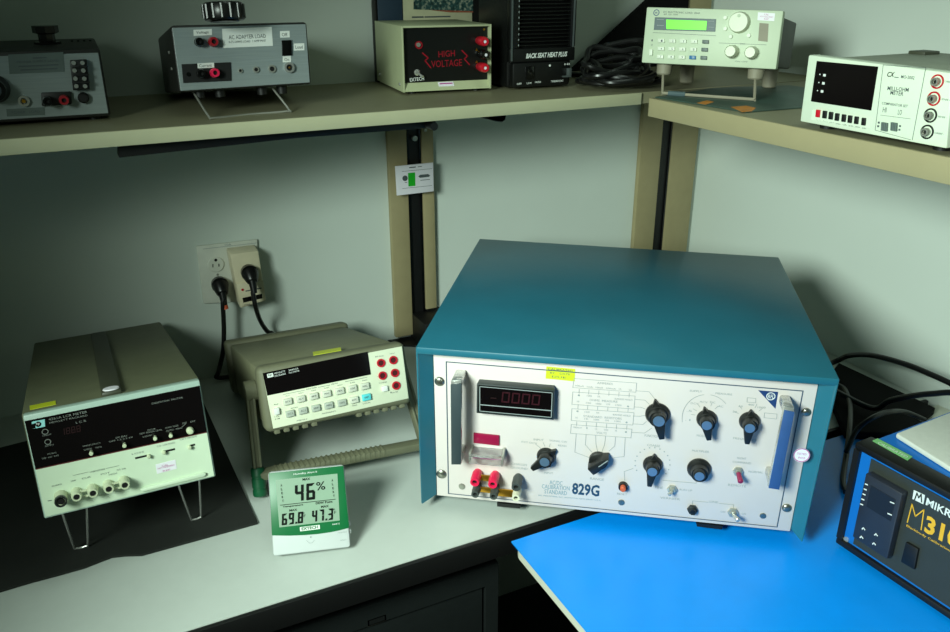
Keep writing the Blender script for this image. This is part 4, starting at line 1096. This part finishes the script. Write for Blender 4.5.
st = B().prism([lp.parent and Vector((F.at(439.5,90).x,.0034,.0062)), Vector((F.at(455,89).x,.0034,.0062)), Vector((F.at(455,89).x,.0094,.0124)), Vector((F.at(439.5,90).x,.0094,.0124))], (0,-.0005,.0005)).build('sticker', 'sticker_white', t, False, 'white sticker on the sloped lip')
xa, xb = F.at(441,90).x, F.at(453.5,89).x
B().prism([Vector((xa,.0058,.0096)), Vector((xb,.0058,.0096)), Vector((xb,.0070,.0108)), Vector((xa,.0070,.0108))], (0,-.0008,.0008)).build('printing', 'sticker_print', st, False)
for y, z in ((.155,.013),(.02,.011)): B().cyl((-h+.0005,y,z),(-h-.0018,y,z),.0028,.0022,12).build('side_screw', 'chrome', t)
for x in (-.055,.055):
    for y in (.02,.15): B().cyl((x,y,-.004),(x,y,.002),.007).build('foot', 'black', t)

# ================================================================ SHELF: HEATER
yaw = -.0742; W, D = .1208, .14; HH = .27
c0 = corner((-.613,-.22,H+.002), yaw, W); h = W/2
t = thing('portable_heater', 'tall black portable heater with louvred front standing on the shelf', 'heater', c0, yaw)
F = Face(t, 0)
B().box(-h, h, .012, D, 0, HH, .006).build('body', 'heater_black', t)
zl = F.at(540,62).z
b = B(); b.box(-h+.004, h-.012, -.004, .014, .002, zl, .003); b.build('control_housing', 'heater_black', t)
zg = F.at(540,48).z
b = B(); b.box(-h, h, 0, .014, zl+.0005, zg, .002); b.box(-h, -h+.018, 0, .014, zg, HH, .002); b.box(h-.010, h, 0, .014, zg, HH, .002)
b.build('front_frame', 'heater_black', t)
b = B()
z = zg+.004
while z < HH-.006:
    b.hexa([Vector((-h+.018,.002,z)), Vector((h-.010,.002,z)), Vector((h-.010,.012,z+.003)), Vector((-h+.018,.012,z+.003))], [Vector((-h+.018,.002,z+.0012)), Vector((h-.010,.002,z+.0012)), Vector((h-.010,.012,z+.0042)), Vector((-h+.018,.012,z+.0042))]); z += .0058
b.build('louvre', 'heater_black', t, False)
FB = Face(t, -.0002)
B().text(FB, 'BACK SEAT HEAT PLUS', (526,58.6), (567.2,56.4), 5.0, .03, .0006, .25).build('name_lettering', 'legend_white', t, False)
a = F.at(511.9,30); c = F.at(573.4,30)
b = B(); b.box(a.x-.0014, a.x+.0012, -.0025, .002, zl+.003, HH, .0005); b.box(c.x-.0012, c.x+.0014, -.0025, .002, zg, HH, .0005); b.build('trim_strip', 'heater_trim', t)
FC = Face(t, -.004)
b = B()
for s, x, y, w in (('OFF',516.8,85,4.8),('LOW',526.8,84.2,4.8),('HIGH',535,83.2,5.8),('THERMOSTAT',551,82.4,12.4),('HI',564.5,65.2,5)): b.text(FC, s, (x,y), (x+w,y-w*.06), 1.9, .01)
b.disc(FC, 549.8,65.5,1.0,.0003,.0003,n=10); b.build('control_lettering', 'legend_white', t, False)
B().plate(FC, [(525,66.5),(533.5,66),(533.8,79),(525.4,79.6)], .003, 0, .0008).build('switch', 'black_gloss', t)
b = B(); a = FC.at(566,75.6); b.box(a.x, h-.010, -.010, -.0035, a.z, a.z+.0125, .001); b.box(a.x-.007, h-.010, -.008, -.0035, a.z-.0022, a.z+.0002); b.build('thermostat_lever', 'heater_trim', t)
a = F.at(518.9,20).x
b = B()
for i in range(16): b.box(a-.0006, a+.0006, -.0004, .001, zg+.004+i*.0085, zg+.0068+i*.0085)
b.build('scale_marks', 'legend_grey', t, False)

# ================================================================ behind the high voltage box
f = Face(None, -.030)
a, c = f.at(377,19), f.at(405.5,19)
x0, x1 = f.at(380,10).x, f.at(405.5,10).x
t = thing('binder', 'slate blue binder standing behind the high voltage box on its left', 'binder', ((x0+x1)/2,-.004,H))
L = -Vector(t.location); 
def mv(b, L=L): bmesh.ops.translate(b.bm, verts=b.bm.verts[:], vec=L); return b
mv(B().box(x0, x1, -.018, -.003, H, H+.26, .002)).build('cover', 'binder_blue', t)
mv(B().box(x0-.006, x0-.0003, -.019, -.002, H, H+.262, .002)).build('spine', 'black', t)
x2, x3 = f.at(406,10).x, f.at(475.3,10).x
t = thing('picture_carton', 'cream printed carton with a speckled dark picture behind the high voltage box', 'carton', ((x2+x3)/2,-.004,H))
L = -Vector(t.location)
def mv(b, L=L): bmesh.ops.translate(b.bm, verts=b.bm.verts[:], vec=L); return b
mv(B().box(x2, x3, -.0175, -.003, H, H+.25, .001)).build('carton', 'card_cream', t)
fc = Face(None, -.0175)
mv(B().plate(fc, [(413.5,-40),(474.6,-42),(474.6,11.2),(413.5,9.4)], .0004)).build('picture', 'card_dark', t, False)
mv(B().plate(fc, [(424,9.3),(474.5,11.1),(474.5,12.6),(450,12.4)], .0004)).build('picture_border', 'card_red', t, False)
mv(B().line(fc, [(412.5,17.2),(423,17)], 1.4).line(fc, [(425,17),(450,16.4)], 1.2)).build('lettering', 'legend_dark', t, False)
x4, x5 = f.at(476,10).x, f.at(484.5,10).x
tag(B().box(x4, x5, -.10, -.004, H, H+.24, .003).build('box', 'black_matte'), 'plain black box standing behind and between the high voltage box and heater', 'box')

# black board leaning in the corner
f = Face(None, -.02)
q = [f.at(571,68), f.at(648,0), f.at(648,0)+Vector((.10,0,.075)), Vector((-.085,-.02,.72)), Vector((-.085,-.02,H)), Vector((-.36,-.02,H))]
q[0].z = H; q = q[:5]
tag(B().prism(q, (0,.012,0), .001).build('panel_board', 'black_matte', None, False), 'black slanted board standing in the corner behind the green screened load', 'board')

# ================================================================ black leads in the shelf corner
fs = Face(None, H+.004, 2)
pts = []
for i in range(81):
    a = .6+2*math.pi*i/11.3; w_ = i/80
    rx = .060+.016*math.sin(i*.9)-.014*w_; ry = .058+.020*math.cos(i*.63)-.014*w_
    pts.append(Vector((-.430+rx*math.cos(a)+.010*math.sin(i*1.7), -.262+ry*math.sin(a)*.95, H+.0075+.026*w_+.018*w_*(1+math.sin(a+.8))+.006*w_*math.sin(i*2.1))))
pts = [Vector((-.43,-.10,H+.006)), Vector((-.40,-.15,H+.006)), Vector((-.385,-.20,H+.006))]+pts+[Vector((-.40,-.20,H+.06)), Vector((-.36,-.14,H+.02)), Vector((-.34,-.09,H+.006))]
tag(B().tube(pts, .0050, 10, 4).build('coiled_lead', 'black_cable'), 'heap of glossy black cable coiled on the shelf corner beside the heater', 'cable')

# printed sheet on the right shelf
q = [fs.at(644.9,97.5), fs.at(745,113.5), fs.at(800,108), fs.at(806,90), fs.at(700,75)]
q = [Vector((-.455,-.404,H)), Vector((-.437,-.583,H)), Vector((-.31,-.588,H)), Vector((-.15,-.50,H)), Vector((-.16,-.39,H)), Vector((-.30,-.36,H))]
for p in q: p.z = H+.0006
t = thing('printed_sheet', 'dark teal printed sheet lying under the green screened load', 'sheet', (-.35,-.48,H+.0006)); L = -Vector(t.location)
def mv(b, L=L): bmesh.ops.translate(b.bm, verts=b.bm.verts[:], vec=L); return b
mv(B().prism(q, (0,0,.0012))).build('sheet', 'sheet_teal', t, False)
fq = Face(None, H+.0018, 2)
mv(B().plate(fq, [(731,107),(746,105.8),(756,108),(752,111.2),(742,112)], .0003)).build('printed_patch', 'sheet_orange', t, False)
mv(B().plate(fq, [(697,103),(707,100.5),(714,102),(706,104.6)], .0003)).build('printed_patch', 'sheet_orange', t, False)

# ================================================================ ELECTRONIC LOAD
yaw = -.9613; W, HH, D, th = .206, .0826, .185, .1044
c0 = corner((-.443,-.347,.564), yaw, W); h = W/2
t = thing('electronic_load', 'pale instrument with lit green screen, keypad and big round dial in the shelf corner', 'test instrument', c0, yaw, th)
inv = mtx(t).inverted()
F = Face(t, 0)
B().box(-h+.008, h-.008, .012, D, .003, HH-.006, .003).build('case', 'load_body', t)
q = [F.at(646.7,7), F.at(783.6,10.6), F.at(776,69.5), F.at(641.4,62.7)]
B().hexa(q, [p+Vector((0,.016,0)) for p in q], .002).build('front_panel', 'load_face', t)
P6 = lambda x, y: (640+x/6.333, y/6.333)
w_ = B().plate(F, [P6(95,109), P6(483,121), P6(477,201), P6(88,189)], .0010, 0, .0003).build('display_bezel', 'bezel_blue', t, False)
FB = Face(t, -.0010)
B().plate(FB, [P6(166,124), P6(424,133), P6(419,191), P6(168,184)], .0006).build('screen', 'lcd_green', w_, False, 'lit green screen')
b = B()
for y in (122,160): b.line(FB, [P6(108,y), P6(150,y+2)], .5); b.line(FB, [P6(436,y+12), P6(468,y+13)], .5)
b.build('bezel_lettering', 'legend_grey', w_, False)
b = B().text(F, 'DC ELECTRONIC LOAD  8540', P6(148,80), P6(378,89), 1.7); b.text(F, '60V  30A  150W', P6(150,94), P6(240,98), 1.4)
b.line(F, [P6(82,206), P6(480,226)], .3); b.line(F, [P6(500,272), P6(800,284)], .3)
b.text(F, 'INPUT', P6(635,281), P6(665,282), 1.2); b.text(F, 'ON OFF', P6(600,392), P6(680,396), 1.3); b.text(F, 'I', P6(72,262), P6(80,262), 2); b.text(F, 'O', P6(70,290), P6(80,290), 2)
b.build('printed_legend', 'legend_dark', t, False)
lg = B().ring(F, *P6(104,80), 3.0, 2.3, .0003); lg.text(F, 'BK', P6(94,86), P6(114,86), 1.8); lg.build('logo', 'navy', t, False)
KL = [['1','2','3','A','Shift'],['4','5','6','B','Menu'],['7','8','9','V','Local'],]
for j, (y, xs_) in enumerate(((258,(137,207,275,345,417)),(308,(135,202,270,340,411)),(359,(130,198,267,335,405)))):
    for i, x in enumerate(xs_):
        m = 'key_grey' if i == 4 else ('key_blue' if (i == 3 and j == 2) else 'key_white')
        y_ = y+i*1.8
        k_ = B().plate(F, [P6(x-20,y_-13), P6(x+21,y_-11), P6(x+20,y_+13), P6(x-21,y_+11)], .003, 0, .0006).build('key', m, t)
        if i < 4: B().text(Face(t,-.003), KL[j][i], P6(x-5,y_+7), P6(x+5,y_+7), 2.2).build('key_legend', 'legend_dark' if m != 'key_blue' else 'legend_white', k_, False)
B().plate(F, [P6(62,312), P6(84,312), P6(82,353), P6(60,353)], .004, 0, .0008).build('power_switch', 'key_white', t)
def dial(x, y, rp, m='knob_ivory', dimple=False, nm='dial', dep=.012):
    k = F.sc(*P6(x, y)); p = F.at(*P6(x, y)); r = rp*k
    o = B().lathe([(0,0),(r*1.0,0),(r*.98,.004),(r*.93,dep-.002),(r*.86,dep),(0,dep)], p, (0,-1,0), 32).build(nm, m, t)
    if dimple: B().lathe([(0,0),(r*.18,0),(0,.0015)], p+Vector((r*.0,-dep+.0002,r*.58)), (0,-1,0), 14).build('finger_dimple', 'load_face', o)
    return o
dial(632,143,10.6,'knob_ivory',True)
for x, y in ((541,112),(541,182),(575,232),(690,225)): B().disc(F, *P6(x,y), 2.1, .003, bev=.0006, n=12).build('round_key', 'key_white', t)
for x, y in ((587,333),(711,340)):
    k = F.sc(*P6(x, y)); p = F.at(*P6(x, y-6)); r = 6.3*k
    o = B().lathe([(0,0),(r*1.05,0),(r*1.05,.003),(r,.004),(r,.014),(r*.8,.018),(0,.018)], p, (0,-1,0), 10).build('binding_post', 'knob_ivory', t)
    B().cyl(p+Vector((0,-.006,-r*.75)), p+Vector((0,-.006,-r*1.02)), r*.3, None, 10).build('wire_hole', 'black', o)
B().plate(F, [P6(757,145), P6(815,150), P6(808,265), P6(748,258)], .0004).build('ventilated_patch', 'load_foot', t, False)
st = B().plate(F, [P6(748,78), P6(856,85), P6(850,134), P6(744,128)], .0004).build('sticker', 'sticker_white', t, False, 'white sticker with magenta print')
b = B().text(F, 'CAL', P6(785,96), P6(815,98), 1.6, 0, .0005); b.text(F, 'NOT REQUIRED', P6(758,110), P6(842,115), 1.7, 0, .0005); b.text(F, 'REF', P6(785,124), P6(815,126), 1.5, 0, .0005); b.build('printing', 'sticker_print', st, False)
fb_ = Face(None, H+.0045, 2)
for sx, (px_, py_) in ((-1,(664.5,74)),(1,(756,79))):
    p = Face(t, .022).at(px_-.5, py_-5.5); x = p.x
    B().cyl((x,.024,.004),(x,.024,-.016),.0125,.0115,22,.002).build('front_foot', 'load_foot', t)
x_ = -.058
for sx in (-1,1):
    zz = (inv @ Vector((0,0,0)))
    bt = mtx(t) @ Vector((sx*.070, .157, .004)); tt = Vector((bt.x, bt.y, H+.0022)); q_ = inv @ tt
    B().cyl((sx*.070, .157, .004), q_, .0125, .0115, 22, .002).build('rear_foot', 'load_foot', t)
q = [inv @ fb_.at(662.5,93), inv @ fb_.at(754.5,99.5)]
a = Face(t, .020).at(663.2,73); c = Face(t, .020).at(755.3,78)
b = B(); b.tube([a, a.lerp(q[0], .97), q[0]], .0022, 8, 2); b.tube([q[0], q[1]], .0024, 8, 0); b.tube([c, c.lerp(q[1], .97), q[1]], .0022, 8, 2)
b.build('wire_bail', 'load_foot', t)
d = (q[1]-q[0]); s0 = q[0]+d*.07; s1 = q[0]+d*.26
B().cyl(s0, s1, .0042, None, 10).build('bail_sleeve', 'bezel_blue', t)

# ================================================================ MILLIOHM METER
yaw = -1.5602; c0 = (-.4587,-.7976,H)
# stands level; the front leans back a little from the raised lower edge
t = thing('resistance_meter', 'pale cream meter with dark display and four round sockets, right end of the shelf', 'test instrument', (c0[0], c0[1], H+.007), yaw)
F = Face(t, 0)
q = [F.at(808.4,54.8), F.at(953.5,73.2), F.at(946.5,148.8), F.at(799.8,121.5)]
HT = (q[0].z+q[1].z)/2
B().hexa(q, [p+Vector((0,.018,0)) for p in q], .002).build('front_panel', 'mil_face', t)
x0, x1 = q[3].x+.003, q[2].x-.001
B().box(min(x0,q[0].x+.002), max(x1,q[1].x-.002), .018, .22, min(q[2].z,q[3].z)+.002, min(q[0].z,q[1].z)-.001, .003).build('case', 'mil_top', t)
zb_ = min(q[2].z, q[3].z)
for x in (q[3].x+.022, q[2].x-.022):
    for y in (.025,.19): B().cyl((x,y,-.007+.0003),(x,y,zb_+.004),.009,.010,16).build('foot', 'black', t)
zt_ = min(q[0].z, q[1].z)
FTm = Face(t, zt_, 2)
for x in (q[0].x+.02, q[1].x-.02): B().box(x-.012, x+.012, .17, .20, zt_-.003, zt_+.003, .0015).build('top_pad', 'hp_strap', t)
P5 = lambda x, y: (760+x/3.716, 30+y/3.716)
P7 = lambda x, y: (860+x/6.32, 60+y/6.32)
w_ = B().plate(F, [P5(213,115), P5(440,136), P5(414,299), P5(191,265)], .0010).build('display_window', 'screen_black', t, False)
FB = Face(t, -.0010)
b = B()
for x, y in ((240,168),(236,198),(231,228)): b.plate(FB, [P5(x-4,y-5), P5(x+5,y-4), P5(x+4,y+5), P5(x-5,y+4)], .0003); b.disc(FB, *P5(x-17,y-3), .5, .0002, .0003, n=8)
b.build('indicator', 'legend_white', w_, False)
b = B(); b.plate(F, [P5(195,296), P5(415,325), P5(410,365), P5(190,333)], .0003); b.build('key_strip', 'mil_face', t, False)
for i, (x, y) in enumerate(((219,310),(244,314),(267,318),(290,323),(315,327),(338,331),(362,335),(389,340))):
    B().plate(F, [P5(x-7,y-15), P5(x+8,y-13), P5(x+5,y+15), P5(x-10,y+13)], .0022, 0, .0006).build('key', 'red_plastic' if i == 0 else 'black', t)
b = B()
for i, (x, y) in enumerate(((219,336),(244,340),(267,344),(290,349),(315,353),(338,357),(362,361),(388,366))): b.text(F, ('POWER','HOLD','20m','200m','2','20','200','2k')[i], P5(x-10,y), P5(x+8,y+2.5), 1.1)
b.text(F, 'MO-2002', P7(258,115), P7(342,124), 3.2, .006); b.text(F, 'MILLI-OHM', P7(172,190), P7(305,202), 4, .008); b.text(F, 'METER', P7(190,218), P7(272,227), 4, .008)
b.text(F, 'COMPARATOR SET', P7(137,280), P7(300,301), 2.6, .004)
b.text(F, 'HI', P7(142,330), P7(165,332), 5); b.text(F, 'LO', P7(238,345), P7(262,347), 5)
for x, y, s in ((535,140,'CURRENT +'),(513,252,'SENSE +'),(490,362,'SENSE -'),(470,466,'CURRENT -')): b.text(F, s, P7(x,y), P7(x+58,y+8), 1.8)
for x, y in ((120,395),(116,418),(254,417),(250,440)): b.plate(F, [P7(x-6,y-6), P7(x+6,y-5), P7(x+5,y+7), P7(x-7,y+6)], .0003)
b.line(F, [P5(458,130), P5(428,372)], .3); b.line(F, [P5(428,372), P5(560,408)], .3); b.line(F, [P5(616,140), P5(566,408)], .4); b.line(F, [P5(458,130), P5(616,140)], .3)
b.line(F, [P7(130,348), P7(318,372)], .25)
b.line(F, [P7(218,108), P7(242,111)], .6)
b.build('printed_legend', 'legend_dark', t, False)
B().text(F, 'CX', P7(170,106), P7(216,108), 5, .02, .0003, .2).build('logo', 'black', t, False)
for x in (145,205):
    b = B()
    for k in range(4): b.plate(F, [P7(x+k*9.5,392+k*1.6), P7(x+7+k*9.5,393+k*1.6), P7(x+4+k*9.5,445+k*1.6), P7(x-3+k*9.5,444+k*1.6)], .003)
    b.build('thumbwheel', 'key_grey', t, False)
for i, (x, y) in enumerate(((490,136),(468,244),(447,350),(426,454))):
    b = B().ring(F, *P7(x,y), 6.6, 5.2, .0012); o = b.build('socket_ring', 'red_plastic' if i < 2 else 'black', t)
    b = B().lathe([(0,.001),(.0042,.001),(.0042,.006),(.0028,.006),(.0028,.002),(0,.002)], F.at(*P7(x,y)), (0,-1,0), 20); b.build('socket', 'steel_wire', o)
    B().disc(F, *P7(x+4,y+1), 2.0, .004).build('socket_hole', 'black', o)

# ================================================================ cables and tray behind the blue box
def wire(pts, r, label, nm='power_cable', base=None):
    return tag(B().tube(pts, r, 10, 8).build(nm, 'black_cable'), label, 'cable')
t2 = B().prism([Vector((-.035,-.60,.0006)), Vector((-.035,-.80,.0006)), Vector((-.115,-.80,.0006)), Vector((-.20,-.68,.0006)), Vector((-.20,-.60,.0006))], (0,0,.012), .002)
fz = Face(None, .02, 2)
fw1 = Face(None, -.05, 0); fw2 = Face(None, -.10, 0); fw3 = Face(None, -.17, 0)
q = [fz.at(839,361), fz.at(936,406), fz.at(905,432), fz.at(846,430), fz.at(824,380)]
for p in q: p.z = .003
q[0].x = min(q[0].x, -.01); q[1].x = min(q[1].x, -.01)
t2.bm.free()
tag(B().prism(q, (0,0,.014), .002).build('cable_tray', 'black_matte', None, False), 'flat black cable tray on the bench between the big blue box and the right wall', 'tray')
wire([Vector((-.20,-.53,.03)), fw2.at(834,362), fw2.at(850,355.5), fw2.at(873,355.5), fw2.at(905,364), fw2.at(930,374), fw2.at(952,384), fw2.at(1000,408)], .0047, 'black cable arching against the right wall, upper of the two beside the big blue box')
wire([Vector((-.17,-.60,.03)), fw3.at(872,408), fw3.at(890,400.5), fw3.at(915,395.5), fw3.at(935,393.5), fw3.at(952,392.5), fw3.at(990,395)], .0047, 'black cable running level to the right edge, lower of the two beside the wall')
fk = Face(None, .020, 2)
def P(x, y, z):
    p = Face(None, z, 2).at(x, y); return p
wire([P(838,385,.03), P(845,390,.03), P(850,405,.028), P(850,425,.026), P(847,450,.016), P(843,480,.008), P(846,492,.008)], .0042, 'thin black cable hanging down beside the right side of the big blue box')
wire([P(846,452,.022), P(857,430,.045), P(872,418,.06), P(888,412,.06), P(905,412,.045), P(925,420,.03)], .0040, 'black cable looping behind the blue instrument with gold lettering')

# ================================================================ LIGHT
def spot(name, loc, target, watts, size, cone, blend, col):
    l = bpy.data.lights.new(name, 'SPOT'); l.energy = watts; l.shadow_soft_size = size; l.spot_size = R(cone); l.spot_blend = blend; l.color = col
    o = bpy.data.objects.new(name, l); COL.objects.link(o); o.location = loc
    o.rotation_euler = (Vector(target)-Vector(loc)).to_track_quat('-Z', 'Y').to_euler(); return o
spot('photo_lamp', (-1.936,-1.345,.894), (-.57,-.72,.13), 180, .22, 72, 1.0, (.82,1.0,.88))
l = bpy.data.lights.new('ceiling_lamp', 'AREA'); l.shape = 'RECTANGLE'; l.size = .9; l.size_y = .4; l.energy = 1.4; l.color = (.80,1.0,.86); l.spread = R(72)
o = bpy.data.objects.new('ceiling_lamp', l); COL.objects.link(o); o.location = (-.62,-1.0,2.1); o.rotation_euler = (Vector((-.62,-.95,0))-o.location).to_track_quat('-Z', 'Y').to_euler()
w = bpy.data.worlds.new('world'); S.world = w; w.use_nodes = True
bg = w.node_tree.nodes['Background']; bg.inputs[0].default_value = (.66,1.0,.72,1); bg.inputs[1].default_value = .055
S.view_settings.view_transform = 'Standard'; S.view_settings.look = 'None'; S.view_settings.gamma = 1; S.view_settings.use_curve_mapping = False
S.view_settings.exposure = 0
